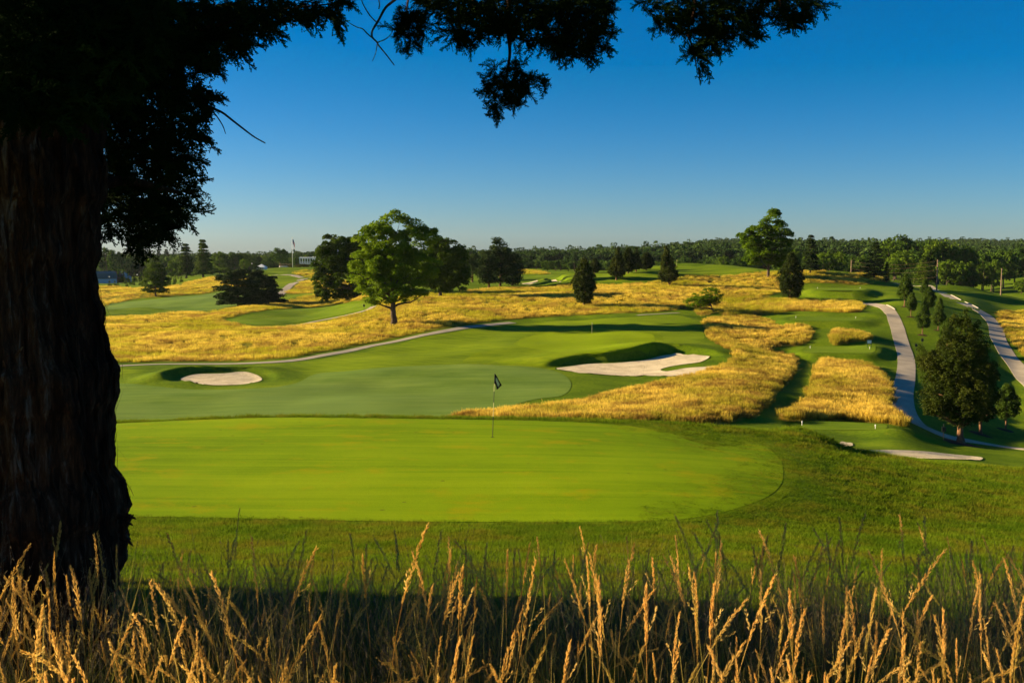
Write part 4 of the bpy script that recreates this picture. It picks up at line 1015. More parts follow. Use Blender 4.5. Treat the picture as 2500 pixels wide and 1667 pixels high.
def place(root, first, x, yb, yt, hw, label, dmin=90, dmax=900, group=None, rz=0.0, wbase=None, lean=0.0, dist=None):
    """put a tree (or a copy of it) with its foot at photo pixel x,yb, its top at row yt and half width hw"""
    if dist is None: X, D_ = hit(x, yb, dmin, dmax)
    else: X, D_ = (x - 1250.0) / F * dist, dist
    z = gz(X, D_)
    H = (zy(yt) * D_ - z) / 10.0
    W = hw / F * D_ / (wbase * 10)
    o = root if first else copy_tree(root)
    o.location = (X, D_, z - .08); o.scale = (W, W, H); o.rotation_euler = (0, lean, rz)
    o['label'] = label
    if group: o['group'] = group
    elif 'group' in o.keys(): del o['group']
    return o, (X, D_, z)
# cedar prototypes (H=10)
cedar_a = proto('cedar_tree', 'x', prof_egg, 280, .75, 90, .22, M_ced, M_barkwarm, 31, h0=.06, width=.26, squash=1.1)
cedar_b = proto('cedar_tree', 'x', prof_flame, 280, .72, 90, .22, M_ced, M_barkwarm, 32, h0=.08, width=.27, squash=1.1)
place(cedar_a, True, 1425, 748, 630, 29, 'dark upright column shaped cedar in the middle of the fescue slope', 150, 330, wbase=.30, rz=1)
place(cedar_b, True, 1634, 698, 601, 27, 'conical leaning cedar on the fescue just left of the centre right skyline', 200, 420, wbase=.31, lean=-.10)
place(cedar_a, False, 1930, 735, 615, 30, 'broad oval dark cedar right of the tall maple', 150, 330, wbase=.30, rz=2.4)
place(cedar_b, False, 1505, 684, 602, 23, 'tilted cedar with a bare trunk on the far green hill', 220, 420, wbase=.31, rz=4, lean=-.08)
place(cedar_a, False, 1533, 668, 603, 19, 'dark cedar behind the tilted cedar on the far hill', 250, 460, wbase=.30, rz=.5)
place(cedar_b, False, 1553, 664, 604, 17, 'second dark cedar behind the tilted cedar', 250, 460, wbase=.31, rz=1.7)
place(cedar_a, False, 1578, 660, 615, 19, 'lowest dark cedar at the right end of the far hill group', 250, 460, wbase=.30, rz=5)
place(cedar_a, False, 1452, 668, 628, 13, 'small round cedar left of the far hill group', 250, 480, wbase=.30, rz=3)
# junipers along the path on the right
jun_a = proto('young_cedar', 'x', prof_flame, 190, .70, 80, .22, M_ced2, M_barkwarm, 41, h0=.20, width=.24, squash=1.2, tr=.022)
jun_b = proto('young_cedar', 'x', prof_egg, 190, .70, 80, .22, M_ced2, M_barkwarm, 42, h0=.22, width=.22, squash=1.2, tr=.02)
M_mulchd = M_mulch
def mulch(X, D_, r, lab):
    mb = MB(); n = 20; a = np.arange(n) * 2 * math.pi / n; rr = r * (1 + .09 * np.sin(a * 3 + X) + .05 * np.sin(a * 7))
    x, y = X + np.cos(a) * rr, D_ + np.sin(a) * rr; x2, y2 = X + np.cos(a) * rr * .6, D_ + np.sin(a) * rr * .6
    V = np.vstack([np.column_stack([x, y, ground(x, y) - .02]), np.column_stack([x2, y2, ground(x2, y2) + .09]), [[X, D_, gz(X, D_) + .12]]])
    i = np.arange(n); j = (i + 1) % n
    o = link('mulch_ring', mesh('mulch_ring', V, [np.stack([i, j, n+j, n+i], 1), np.stack([n+i, n+j, np.full(n, 2*n)], 1)], [M_mulch], True))
    tag(o, lab, 'mulch bed')
J = [(2209, 749, 664, 18, 'a', 'tall young cedar highest up beside the pale cart path', 1.0),
     (2224, 774, 712, 11, 'b', 'small young cedar with a clear mulch ring below the tall one', 1.1),
     (2257, 728, 677, 10, 'a', 'thin dark young cedar behind the middle of the row between the two paths', 0),
     (2266, 766, 697, 14, 'b', 'young cedar in the middle of the row between the two paths', .9),
     (2255, 788, 728, 12, 'a', 'young cedar standing just in front of the middle one', 0),
     (2252, 818, 748, 15, 'b', 'young cedar nearest the two dark path signs', 1.0),
     (2293, 776, 720, 10, 'a', 'slim young cedar right of the middle of the row', 0),
     (2290, 807, 751, 15, 'b', 'light green young cedar right of the path signs', 1.0),
     (2312, 845, 772, 18, 'a', 'young cedar touching the back of the big dark cedar', 0)]
first = {'a': True, 'b': True}
for x, yb, yt, hw, k, lab, mr in J:
    o, (X, D_, z) = place({'a': jun_a, 'b': jun_b}[k], first[k], x, yb, yt, hw, lab, 110, 420, group='young cedars between the two cart paths', wbase={'a': .225, 'b': .215}[k], rz=x * .7)
    first[k] = False
    if mr: mulch(X, D_, mr, ('mulch ring under the ' + lab).replace('with a clear mulch ring ', '').replace('between the two paths', '').replace('beside the pale cart path', '').strip())
o, (X, D_, z) = place(jun_b, False, 2455, 1050, 932, 25, 'lone young cedar at the right edge beside the big dark cedar', 90, 200, wbase=.225, rz=.3)
mulch(X, D_, 1.1, 'mulch ring under the lone young cedar at the right edge')
# the big cedar at right
D = at_px(2345, 1083, 85, 160); mpp = D / F
B = [(2345, 805, 24, 34, 0), (2316, 845, 36, 34, 0), (2368, 845, 34, 38, 0), (2292, 905, 50, 42, 0), (2370, 910, 52, 55, 0), (2300, 965, 60, 45, 0), (2385, 975, 42, 48, 0), (2340, 1010, 55, 28, 0), (2320, 890, 60, 60, -20), (2340, 950, 60, 60, -30), (2260, 880, 25, 30, 0), (2270, 990, 30, 20, 0), (2347, 768, 6, 16, 0), (2318, 785, 7, 18, 0), (2296, 815, 8, 16, 0), (2245, 860, 8, 14, 0), (2374, 800, 10, 16, 0)]
C, Rr = px_blobs(B, (2345, 1083), mpp, rng, 950, .42)
t = make_tree('cedar_tree', 'largest dark shaggy cedar at the right beside the cart path bend', 'tree', 13, .34, 1.9, C, Rr, 110, .115, M_ced, M_barkwarm, 51, nlimb=50, squash=1.6, flare=1.6, lean=(.3, 0))
put(t, 2345, 1083, 85, 160); mulch(t.location.x, t.location.y, 1.9, 'dark mulch ring round the thick trunk of the largest cedar')
D = at_px(2394, 1060, 85, 160); mpp = D / F
B = [(2395, 915, 30, 40, 0), (2395, 965, 36, 42, 0), (2392, 1005, 36, 22, 0)]
C, Rr = px_blobs(B, (2394, 1060), mpp, rng, 170, .5)
t = make_tree('cedar_tree', 'second dark cedar tucked behind the right side of the largest cedar', 'tree', 7, .2, 1.3, C, Rr, 90, .17, M_ced, M_barkwarm, 52, nlimb=20, squash=.95)
put(t, 2394, 1060, 85, 170); mulch(t.location.x, t.location.y, 1.4, 'mulch ring under the cedar behind the largest one')
# pines on the crest and behind
def proto_pine(name, seed, lm, width, n=230, layers=11):
    rng = np.random.default_rng(seed); C = []; Rr = []
    for L in range(layers):
        t = L / (layers - 1); zc = 1.4 + 8.3 * t; r = width * 10 * (1 - t) ** .8 * rng.uniform(.75, 1.1) + .15
        m = max(2, int(n / layers * (1.5 - t)))
        a = rng.uniform(0, 6.28, m); rr = r * (.25 + .75 * rng.uniform(0, 1, m) ** .6)
        C.append(np.column_stack([np.cos(a) * rr, np.sin(a) * rr, zc - rr * .10 + rng.normal(0, .12, m)])); Rr.append(rng.uniform(.6, 1.1, m) * .85)
    return make_tree(name, 'x', 'tree', 10, .24, 1.3, np.concatenate(C), np.concatenate(Rr), 46, .26, lm, M_bark, seed, nlimb=24, squash=.45, trunk_top=.85)
pine_a = proto_pine('pine_tree', 61, M_pine, .27)
pine_b = proto_pine('pine_tree', 62, M_oakdk, .30)
pine_c = proto_pine('pine_tree', 63, M_ced2, .26)
place(pine_a, True, 1978, 668, 574, 27, 'dark pine on the right hill crest right of the oval cedar', 220, 420, wbase=.31, rz=.4)
place(pine_a, False, 2134, 682, 591, 30, 'broad dark pine at the right end of the fescue crest', 220, 420, wbase=.31, rz=2.4)
place(pine_a, False, 2164, 690, 640, 10, 'thin dark evergreen right of the broad crest pine', 220, 420, wbase=.31, rz=1.4)
place(pine_c, True, 455, 679, 596, 28, 'left one of the two tall light green pines at the left', 380, 700, wbase=.30)
place(pine_c, False, 497, 677, 586, 28, 'right and taller one of the two light green pines at the left', 380, 700, wbase=.30, rz=2)
place(pine_a, False, 318, 668, 604, 20, 'tall dark spruce left of the lone small tree', 450, 800, wbase=.31, rz=3)
place(pine_a, False, 340, 668, 602, 20, 'second tall dark spruce left of the lone small tree', 450, 800, wbase=.31, rz=4.1)
place(pine_a, False, 367, 664, 609, 10, 'thin dark spruce top showing over the woods behind the lone small tree', 500, 900, wbase=.31, rz=5)
place(pine_a, False, 389, 664, 608, 12, 'narrow dark spruce above the lone small tree', 500, 900, wbase=.31, rz=.8)
place(pine_a, False, 408, 668, 609, 16, 'dark spruce right behind the lone small tree', 480, 900, wbase=.31, rz=1.9)
# broad prototypes for woods
wood_a = proto('deciduous_tree', 'x', prof_round, 62, 1.35, 46, .52, M_wood, M_bark, 71, h0=.18, width=.46, squash=.85, nlimb=8)
wood_b = proto('deciduous_tree', 'x', prof_round, 62, 1.30, 46, .50, M_wood2, M_bark, 72, h0=.16, width=.42, squash=.9, nlimb=8)
wood_c = proto('deciduous_tree', 'x', prof_flame, 70, 1.05, 46, .46, M_wood2, M_bark, 73, h0=.10, width=.28, squash=1.0, nlimb=8)
ORD = ['first', 'second', 'third', 'fourth', 'fifth', 'sixth', 'seventh', 'eighth', 'ninth', 'tenth', 'eleventh', 'twelfth', 'thirteenth', 'fourteenth', 'fifteenth', 'sixteenth', 'seventeenth', 'eighteenth', 'nineteenth', 'twentieth']
ORD += ['twenty ' + q for q in ORD[:9]] + ['thirtieth'] + ['thirty ' + q for q in ORD[:9]] + ['fortieth'] + ['forty ' + q for q in ORD[:9]]
def relabel(group, tail):
    L = sorted([o for o in COL.objects if o.get('group') == group], key=lambda o: o.location.x / o.location.y)
    for k, o in enumerate(L): o['label'] = ORD[k] + ' ' + tail
wp = {'a': (wood_a, .46), 'b': (wood_b, .42), 'c': (wood_c, .28)}
wf = {'a': True, 'b': True, 'c': True}
def wood(k, x, yb, yt, hw, lab, group=None, dist=None, dmin=350, dmax=1200):
    o, r = place(wp[k][0], wf[k], x, yb, yt, hw, lab, dmin, dmax, group, rz=(x * 1.3) % 6.28, wbase=wp[k][1], dist=dist); wf[k] = False; return o
wood('a', 686, 654, 602, 21, 'round dark tree left of the flagpole on the clubhouse hill', dist=600)
wood('b', 749, 655, 621, 8, 'small yellowish round tree behind the clubhouse terrace', dist=640)
wood('a', 726, 652, 626, 13, 'dark bush tree between flagpole and clubhouse terrace', dist=620)
wood('a', 262, 668, 600, 24, 'tall dark tree at the trunk edge behind the barn', dist=700)
wood('a', 285, 668, 606, 20, 'tall rounded tree right of the barn', dist=690)
g = 'leafy trees of the wood behind the left fescue'
for k, (x, yt, hw, d) in enumerate([(246, 612, 22, 720), (300, 625, 18, 760), (312, 618, 20, 740), (352, 622, 20, 780), (378, 626, 18, 760), (398, 620, 18, 800), (424, 619, 20, 760), (440, 622, 18, 740), (470, 620, 20, 760), (520, 620, 20, 700), (537, 613, 18, 680),
        (556, 616, 20, 690), (575, 612, 20, 680), (594, 616, 20, 690), (610, 624, 18, 700), (628, 620, 16, 740), (645, 623, 16, 760), (662, 628, 18, 720), (700, 630, 18, 700), (712, 628, 14, 740)]):
    wood('ab'[k % 3 == 1], x, 668, yt, hw, 'dense green leafy tree in the wood line behind the left fescue field', g, dist=d)
for k, (x, yb, yt, hw, lab) in enumerate([(598, 668, 631, 12, 'light green small tree at the wood edge above the layered cedar'), (436, 680, 640, 13, 'bright bush tree at the foot of the light green pines'), (420, 672, 636, 10, 'mid green bush left of the light green pines'), (520, 674, 650, 14, 'low bush right of the light green pines'), (548, 672, 652, 16, 'low hedge like bush above the upper fescue')]):
    wood('b', x, yb, yt, hw, lab, dist=560)
# centre woods behind the hill (800..1900)
g = 'leafy trees in the hollow behind the far green hill'
rw = np.random.default_rng(8)
for k, x in enumerate(np.arange(1135, 1880, 17.0)):
    if 1208 < x < 1240: continue
    yt = np.interp(x, [1135, 1300, 1400, 1500, 1600, 1700, 1800, 1880], [630, 632, 636, 634, 632, 628, 622, 622]) + rw.uniform(-6, 8)
    wood('ab'[int(rw.integers(0, 5) == 0)], x + rw.uniform(-6, 6), 668, yt, rw.uniform(15, 22), 'green leafy tree showing its crown above the far green hill', g, dist=rw.uniform(520, 660))
g = 'leafy trees in the hollow behind the right fescue crest'
for k, x in enumerate(np.arange(1900, 2160, 15.0)):
    yt = np.interp(x, [1900, 2000, 2100, 2160], [612, 610, 614, 605]) + rw.uniform(-5, 9)
    wood('aab'[int(rw.integers(0, 3))], x + rw.uniform(-5, 5), 690, yt, rw.uniform(15, 21), 'green leafy tree with its crown above the right fescue crest', g, dist=rw.uniform(430, 560))
# right woods: tall mixed trees
R_ = [(2185, 575, 34, 'a', 470, 'tallest broad crown of the right wood'), (2165, 600, 26, 'b', 450, None), (2212, 586, 26, 'a', 480, 'broad crown right of the tallest one in the right wood'), (2240, 592, 26, 'a', 490, None), (2262, 586, 26, 'a', 520, None), (2200, 618, 28, 'b', 430, None), (2232, 612, 26, 'a', 440, None),
      (2262, 606, 22, 'c', 430, None), (2285, 594, 24, 'c', 430, None), (2305, 595, 24, 'c', 430, 'tallest yellow green poplar of the right wood'), (2328, 602, 24, 'c', 430, None), (2350, 606, 24, 'c', 430, None), (2372, 612, 24, 'c', 430, None), (2396, 615, 22, 'a', 440, None), (2420, 618, 26, 'a', 450, None),
      (2448, 612, 26, 'a', 470, None), (2475, 606, 26, 'a', 480, None), (2500, 604, 28, 'a', 490, None), (2525, 605, 28, 'a', 500, None), (2550, 606, 28, 'a', 500, None), (2310, 640, 20, 'b', 400, None), (2340, 645, 20, 'b', 398, None), (2368, 648, 20, 'c', 400, None), (2400, 650, 20, 'b', 402, None),
      (2255, 650, 22, 'b', 395, None), (2230, 660, 20, 'a', 392, None), (2425, 640, 20, 'b', 420, None), (2180, 640, 22, 'b', 410, None)]
for x, yt, hw, k, d, lab in R_:
    wood(k, x, 712, yt - 8, hw * 1.1, lab or 'leafy tree in the tall mixed wood at the right behind the upper tee', None if lab else 'leafy trees of the tall right wood', dist=d)
wood('b', 2342, 706, 672, 9, 'small rounded bush tree at the wood edge behind the utility pole', dist=385)
wood('b', 2493, 713, 680, 16, 'light green young tree at the right frame edge beyond the tee', dist=370)
place(pine_b, True, 2252, 702, 630, 26, 'blue green pine at the foot of the right wood', dist=385, wbase=.30)

# small arborvitae dots at left
arb = proto('arborvitae', 'x', prof_cone, 60, .8, 40, .36, M_oakdk, M_bark, 81, h0=.0, width=.30, squash=1.3, tr=.02, nlimb=3, cat='shrub')
A_ = [(268, 700, 684, 6), (281, 699, 684, 4.5), (288, 700, 687, 4.5), (306, 693, 675, 4), (310, 701, 683, 4), (318, 696, 680, 4), (326, 696, 684, 5), (342, 697, 682, 4.5), (349, 699, 686, 4.5), (412, 689, 673, 5), (425, 695, 677, 4.5), (428, 690, 670, 4), (443, 689, 674, 5),
      (254, 682, 656, 6), (264, 684, 670, 5), (290, 678, 657, 6), (301, 678, 656, 6), (304, 681, 664, 5), (314, 682, 666, 5), (292, 681, 667, 5), (330, 680, 664, 6), (345, 680, 663, 6), (360, 680, 664, 6)]
fst = True
for x, yb, yt, hw in A_:
    place(arb, fst, x, yb, yt, hw, 'small dark cone shaped arborvitae planted along the far left field', 380, 900, group='arborvitae shrubs at the far left', wbase=.30, rz=x, dist=None if yb > 686 else 600); fst = False

relabel('leafy trees of the wood behind the left fescue', 'leafy tree from the left in the wood line behind the left fescue')
relabel('leafy trees in the hollow behind the far green hill', 'leafy tree from the left in the wood behind the far green hill')
relabel('leafy trees in the hollow behind the right fescue crest', 'leafy tree from the left behind the right fescue crest')
relabel('leafy trees of the tall right wood', 'leafy tree from the left in the unnamed rest of the tall right wood'.replace('unnamed rest of the ', ''))
relabel('arborvitae shrubs at the far left', 'small dark arborvitae from the left before the far left field')
# distant wooded hills: one mass
rng = np.random.default_rng(91)
HV = []
for k in range(4):
    C = crown_pts(18, lambda t: prof_round(t) * 4.0, 1.2, 8.0 + .8 * k, rng, .5)
    V, Q = leaves(C, rng.uniform(1.1, 1.9, len(C)), 24, .9, rng, .3, .8); HV.append((V, [Q], [k % 2]))
n = 36000
az = rng.uniform(-.60, .60, n); rr = np.exp(rng.uniform(math.log(640), math.log(2000), n)); x, y = rr * np.sin(az), rr * np.cos(az)
px_ = x / y * F + 1250
keep = (y > np.interp(px_, [-300, 250, 700, 1000, 1900, 2100, 2800], [850, 830, 800, 700, 620, 560, 640]))
# beyond the ridge nothing is seen
keep &= (y < np.interp(px_, [0, 1200, 1400, 1700, 2600], [1700, 1600, 1650, 1950, 1950]))
x, y = x[keep], y[keep]; z = ground(x, y)
s = rng.choice([.75, .9, 1.05, 1.25], len(x)) * rng.uniform(.85, 1.15, len(x)) * np.interp(x / y * F + 1250, [250, 1200, 1500, 1700, 2500], [1.0, .95, 1.1, 1.25, 1.25])
scatter('distant_wood', np.column_stack([x, y, z - 1]), np.column_stack([x*0, x*0, rng.uniform(0, 6.28, len(x))]), np.column_stack([s, s, s * rng.uniform(.85, 1.2, len(x))]), HV, [M_far, M_far2], 'distant wooded hills along the whole horizon')
print('far trees', len(x))
# ================================================================== THINGS ON THE COURSE
M_black = plain('black_paint', (.012, .012, .012), .45, .4)
M_cream = plain('cream_paint', (.62, .55, .25), .45, .4)
M_white = plain('white_paint', (.80, .79, .76), .5, .35, var=.04)
M_greenp = plain('green_paint', (.012, .05, .025), .5, .4)
M_cloth_b = plain('black_flag_cloth', (.010, .010, .010), .9, .1)
M_cloth_y = plain('cream_flag_cloth', (.72, .66, .36), .9, .1)
M_yellow = plain('yellow_flag_cloth', (.75, .55, .02), .9, .1)
M_wood_pole = plain('weathered_pole_wood', (.22, .15, .10), .9, .1, var=.4, scale=4, bump=.4)
M_hole = plain('hole_liner', (.03, .03, .03), .9, .1)

def thick(pts, th, mb, m=0):
    """a folded cloth panel: polygon strip given in (x, z, y) with real thickness"""
    P = np.array([(p[0], p[2], p[1]) for p in pts], float); n = len(P)
    off = np.array([0, th, 0]); V = np.vstack([P, P + off])
    mb.add(V, [list(range(n))[::-1]], m); mb.add(V, [list(range(n, 2*n))], m)
    mb.add(V, [[i, (i+1) % n, n + (i+1) % n, n + i] for i in range(n)], m)
def cloth(rows, th, m, mb, ms=None):
    """rows: list of equal-length lists of (x,y,z): a quad cloth with thickness"""
    A = np.array(rows, float); r, c = A.shape[:2]
    V = np.vstack([A.reshape(-1, 3), A.reshape(-1, 3) + np.array([0, th, 0])]); off = r * c
    for i in range(r - 1):
        for j in range(c - 1):
            k = i * c + j; mm = ms(i, j) if ms else m
            mb.add(V * 1.0, [[k, k+1, k+c+1, k+c], [off+k+c, off+k+c+1, off+k+1, off+k]], mm)
def flagstick(x, y, dmin, dmax, H, label, colors, seglist, rows, flag_mats, msel, r=.009, tilt=0.0):
    X, D_ = hit(x, y, dmin, dmax); z = gz(X, D_)
    root = empty('golf_flagstick', (X, D_, z), label, 'flagstick'); root.rotation_euler = (0, tilt, 0)
    mb = MB()
    for k, (a, b, m) in enumerate(seglist):
        mb.tube([(0, 0, a * H), (0, 0, b * H)], r * (1 - .25 * a), 10, m)
    mb.build('pole', colors, root, smooth=False)
    fb = MB(); cloth(rows, .004, 0, fb, msel); fb.build('flag', flag_mats, root)
    hb = MB(); n = 16; a = np.arange(n) * 2 * math.pi / n
    V = np.vstack([np.column_stack([np.cos(a) * .054, np.sin(a) * .054, a*0 + .018]), np.column_stack([np.cos(a) * .054, np.sin(a) * .054, a*0 - .1]), np.column_stack([np.cos(a) * .064, np.sin(a) * .064, a*0 + .018])])
    i = np.arange(n); j = (i+1) % n
    hb.add(V, np.stack([i, j, n+j, n+i], 1)); hb.add(V, np.stack([i, j, 2*n+j, 2*n+i], 1)[:, ::-1]); hb.add(V, [list(range(n, 2*n))])
    hb.build('hole_cup', [M_hole], root)
    return root
# near flag: black hem, cream field, lower corner folded down
H0 = 2.13
z = lambda v: v
rows = []
# columns run away from the pole; rows from top to bottom (drooping in light air)
top = [(0.008, 2.13), (.05, 2.07), (.10, 1.99), (.15, 1.90), (.20, 1.82), (.245, 1.745)]
bot = [(0.008, 1.77), (.035, 1.775), (.06, 1.72), (.075, 1.64), (.085, 1.585), (.125, 1.63)]
for i in range(6):
    t = i / 5.0; row = []
    for j in range(6):
        xx_ = top[j][0] * (1-t) + bot[j][0] * t; zz_ = top[j][1] * (1-t) + bot[j][1] * t
        yy_ = .045 * math.sin(j * 1.5 + t * 2.0) * (j / 5.0) - .05 * t * j / 5
        row.append((xx_, yy_, zz_))
    rows.append(row)
def msel(i, j): return 0 if (j == 0 or i == 0 or j == 4 or i >= 3) else 1
flagstick(1202.5, 1068, 28, 37, H0, 'tall cream and black banded flagstick with drooping black flag on the near green', [M_cream, M_black],
          [(0, .33, 1), (.33, .545, 0), (.545, .72, 1), (.72, .84, 0), (.84, 1.0, 1)], rows, [M_cloth_b, M_cloth_y], msel, r=.0115, tilt=.035)
rows2 = [[(p[0], p[1], p[2]) for p in r_] for r_ in rows]
flagstick(1445, 815, 160, 230, 2.3, 'small distant flagstick with a pale flag on the far green', [M_cream, M_black], [(0, .5, 0), (.5, 1.0, 0)], [[(p[0]*.8, p[1], p[2]*1.08) for p in r_] for r_ in rows], [M_cloth_b, M_cloth_y], lambda i, j: 0 if j == 0 or i > 3 else 1, r=.02)
flagstick(1652, 651, 300, 380, 2.3, 'yellow flag on the skyline green of the far hill', [M_cream, M_black], [(0, 1.0, 0)], [[(p[0]*1.7, p[1], p[2]*1.10 - .02) for p in r_] for r_ in rows], [M_yellow, M_yellow], lambda i, j: 0, r=.025)

# tee markers
def marker(x, y, lab, dmin=90, dmax=330, h=.28):
    X, D_ = hit(x, y, dmin, dmax); z0 = gz(X, D_)
    root = empty('tee_marker', (X, D_, z0 + .03), lab, 'tee marker', 'white tee markers on the tee boxes')
    mb = MB(); mb.tube([(0, 0, -.05), (0, 0, h * .62)], [.03, .03], 8); mb.build('post', [M_white], root)
    mb = MB(); n = 8
    pr = [(0, h*.6), (.045, h*.6), (.06, h*.72), (.06, h*.86), (.04, h*.97), (0.001, h)]
    mb.tube([(0, 0, p[1]) for p in pr[1:]], [p[0] for p in pr[1:]], 10); mb.build('cap', [M_white], root, smooth=True)
for x, y, lab in [(1943, 777, 'white marker at the left end of the upper tee'), (2089, 778, 'white marker at the right end of the upper tee'), (1978, 851, 'white marker at the left end of the tee with the sign'), (2123, 853, 'white marker under the white sign'),
                  (1958, 1038, 'small white marker at the left of the lowest tee'), (2137, 1047, 'larger white marker at the right of the lowest tee'), (1996, 705, 'left marker on the highest tee'), (2100, 705, 'right marker on the highest tee')]:
    marker(x, y, lab, h=.42 if y > 760 else .38)
# white sign board with green frame
X, D_ = hit(2122, 849, 150, 200); z0 = gz(X, D_) + .03
root = empty('tee_sign', (X, D_, z0), 'white sign board in a green frame at the right end of the tee box', 'sign')
mb = MB(); mb.box((0, 0, .98), (.42, .03, .36)); mb.build('frame', [M_greenp], root)
mb = MB(); mb.box((0, -.034, 1.0), (.34, .006, .27)); mb.build('board', [M_white], root)
for s in (-.34, .34):
    mb = MB(); mb.box((s, .0, .30), (.035, .028, .34)); mb.build('leg', [M_greenp], root)
# black path signs
def path_sign(x, y, lab, h=1.55, post2=False, dmin=85, dmax=330):
    X, D_ = hit(x, y, dmin, dmax); z0 = gz(X, D_)
    root = empty('path_sign', (X, D_, z0), lab, 'sign')
    mb = MB(); mb.tube([(0, 0, -.2), (0, 0, h)], .035, 8); mb.tube([(0, 0, h), (0, 0, h + .08)], [.05, .01], 8); mb.build('post', [M_black], root)
    mb = MB(); mb.box((0, -.055, h * .70), (.21, .035, .23)); mb.box((0, -.055, h*.70 + .25), (.24, .05, .02)); mb.box((.0, -.10, h*.60), (.12, .02, .05)); mb.build('box', [M_black], root)
    return root
path_sign(2303, 1077, 'black post with a small dark box beside the bend of the pale cart path', 1.75)
path_sign(2251, 848, 'taller black post sign by the young cedars above the big cedar', 1.9)
path_sign(2236, 856, 'shorter black post just left of the taller black post sign', 1.35)
path_sign(889, 761, 'black post and box at the end of the gravel path left of the big oak', 2.1, dmin=180)
# utility poles and wires
def upole(x, yb, yt, lab, dist):
    X, D_ = (x - 1250.0) / F * dist, dist; z0 = gz(X, D_); zt = zy(yt) * D_
    root = empty('utility_pole', (X, D_, z0), lab, 'utility pole', None); h = zt - z0
    mb = MB(); mb.tube([(0, 0, -.5), (0, 0, h * .5), (0, 0, h)], [.22, .19, .15], 8); mb.build('pole', [M_wood_pole], root)
    return Vector((X, D_, zt)), root, h
a1, r1, h1 = upole(2076, 668, 635, 'distant utility pole over the fescue crest', 350)
a2, r2, h2 = upole(2286, 722, 634, 'tall pale utility pole beside the upper cart path', 292)
a3, r3, h3 = upole(2443, 714, 655, 'utility pole at the right in front of the wood', 345)
for r_, h_ in ((r2, h2), (r3, h3)):
    mb = MB()
    for k in range(3):
        mb.tube([(.15, -.1, h_ - .5 - k*1.1), (.34, -.1, h_ - .5 - k*1.1)], .05, 6); 
    mb.build('insulators', [M_white], r_)
mb = MB(); mb.tube([(.25, -.2, h2*.2), (.25, -.2, h2*.2 + 1.3)], .3, 8); mb.build('meter_box', [M_black], r2)
wires = MB()
for k, dz in enumerate((-.4, -1.6, -3.0, -5.0)):
    for p, q, sg in ((a1, a2, 1.2), (a2, a3, 1.2 + k * .4)):
        t = np.linspace(0, 1, 14)[:, None]; L = np.array(p) * (1-t) + np.array(q) * t
        L[:, 2] += dz - sg * 4 * (t[:, 0] * (1 - t[:, 0])); wires.tube(L, .009, 4)
    t = np.linspace(0, 1, 14)[:, None]; q2 = np.array((a3.x + 60, a3.y - 12, a3.z)); L = np.array(a3) * (1-t) + q2 * t
    L[:, 2] += dz - 1.2 * 4 * (t[:, 0] * (1 - t[:, 0])); wires.tube(L, .009, 4)
tag(wires.build('utility_wires', [M_wood_pole]), 'thin overhead wires strung between the utility poles in front of the right wood', 'wires')
# ------------------------------------------------------------------ clubhouse hill
M_flag = newmat('striped_flag_cloth')
m, nt, out = M_flag
uv = N(nt, 'ShaderNodeAttribute'); uv.attribute_name = 'fuv'
sp = N(nt, 'ShaderNodeSeparateXYZ'); nt.links.new(uv.outputs['Vector'], sp.inputs[0])
st = math_(nt, 'GREATER_THAN', math_(nt, 'FRACT', math_(nt, 'MULTIPLY', sp.outputs[1], 6.5)), .5)
c = mixc(nt, st, (.65, .012, .02), (.80, .76, .74))
canton = math_(nt, 'MULTIPLY', math_(nt, 'LESS_THAN', sp.outputs[0], .4), math_(nt, 'LESS_THAN', sp.outputs[1], .54))
sx = math_(nt, 'ABSOLUTE', math_(nt, 'SUBTRACT', math_(nt, 'FRACT', math_(nt, 'MULTIPLY', sp.outputs[0], 15.0)), .5))
sy = math_(nt, 'ABSOLUTE', math_(nt, 'SUBTRACT', math_(nt, 'FRACT', math_(nt, 'MULTIPLY', sp.outputs[1], 11.0)), .5))
star = math_(nt, 'LESS_THAN', math_(nt, 'ADD', sx, sy), .25)
c = mixc(nt, canton, c, mixc(nt, star, (.02, .035, .16), (.8, .8, .8)))
finish(nt, out, c, .9, .1, trans=.25)
FD = 540.0
X = (716 - 1250) / F * FD; z0 = gz(X, FD); zt = zy(581) * FD; h = zt - z0
root = empty('flagpole', (X, FD, z0), 'tall white flagpole on the clubhouse lawn', 'flagpole')
mb = MB(); mb.tube([(0, 0, -.5), (0, 0, h)], [.15, .08], 10); mb.build('pole', [M_white], root, smooth=True)
mb = MB(); mb.tube([(0, 0, h), (0, 0, h+.12), (0, 0, h+.3), (0, 0, h+.42)], [.05, .2, .2, .04], 10); mb.build('finial', [M_cream], root, smooth=True)
A_ = []; UV = []
for i in range(9):
    for j in range(13):
        u = j / 12; v = i / 8
        xx_ = .2 + 1.75 * u ** .8 * (1 - .25 * v) * (1 - .35 * u * u) ; zz_ = h - .6 - 2.3 * v - 3.6 * u ** 1.3 ; yy_ = .22 * math.sin(u * 9 + v * 1.2) * u
        A_.append((xx_, yy_, zz_)); UV.append((u, v, 0))
n_ = len(A_); V = np.vstack([A_, np.array(A_) + (0, .03, 0)])
k = np.array([i * 13 + j for i in range(8) for j in range(12)])
Q = np.stack([k, k+1, k+14, k+13], 1)
bd = list(range(13)) + [13*i+12 for i in range(1, 9)] + list(range(13*8+11, 13*8-1, -1)) + [13*i for i in range(7, 0, -1)]
S_ = np.array([[bd[i], bd[(i+1) % len(bd)], n_ + bd[(i+1) % len(bd)], n_ + bd[i]] for i in range(len(bd))])
me = mesh('national_flag', V, [np.vstack([Q, (Q + n_)[:, ::-1], S_])], [M_flag[0]], True)
at = me.attributes.new('fuv', 'FLOAT_VECTOR', 'POINT'); at.data.foreach_set('vector', np.array(UV + UV, np.float32).ravel())
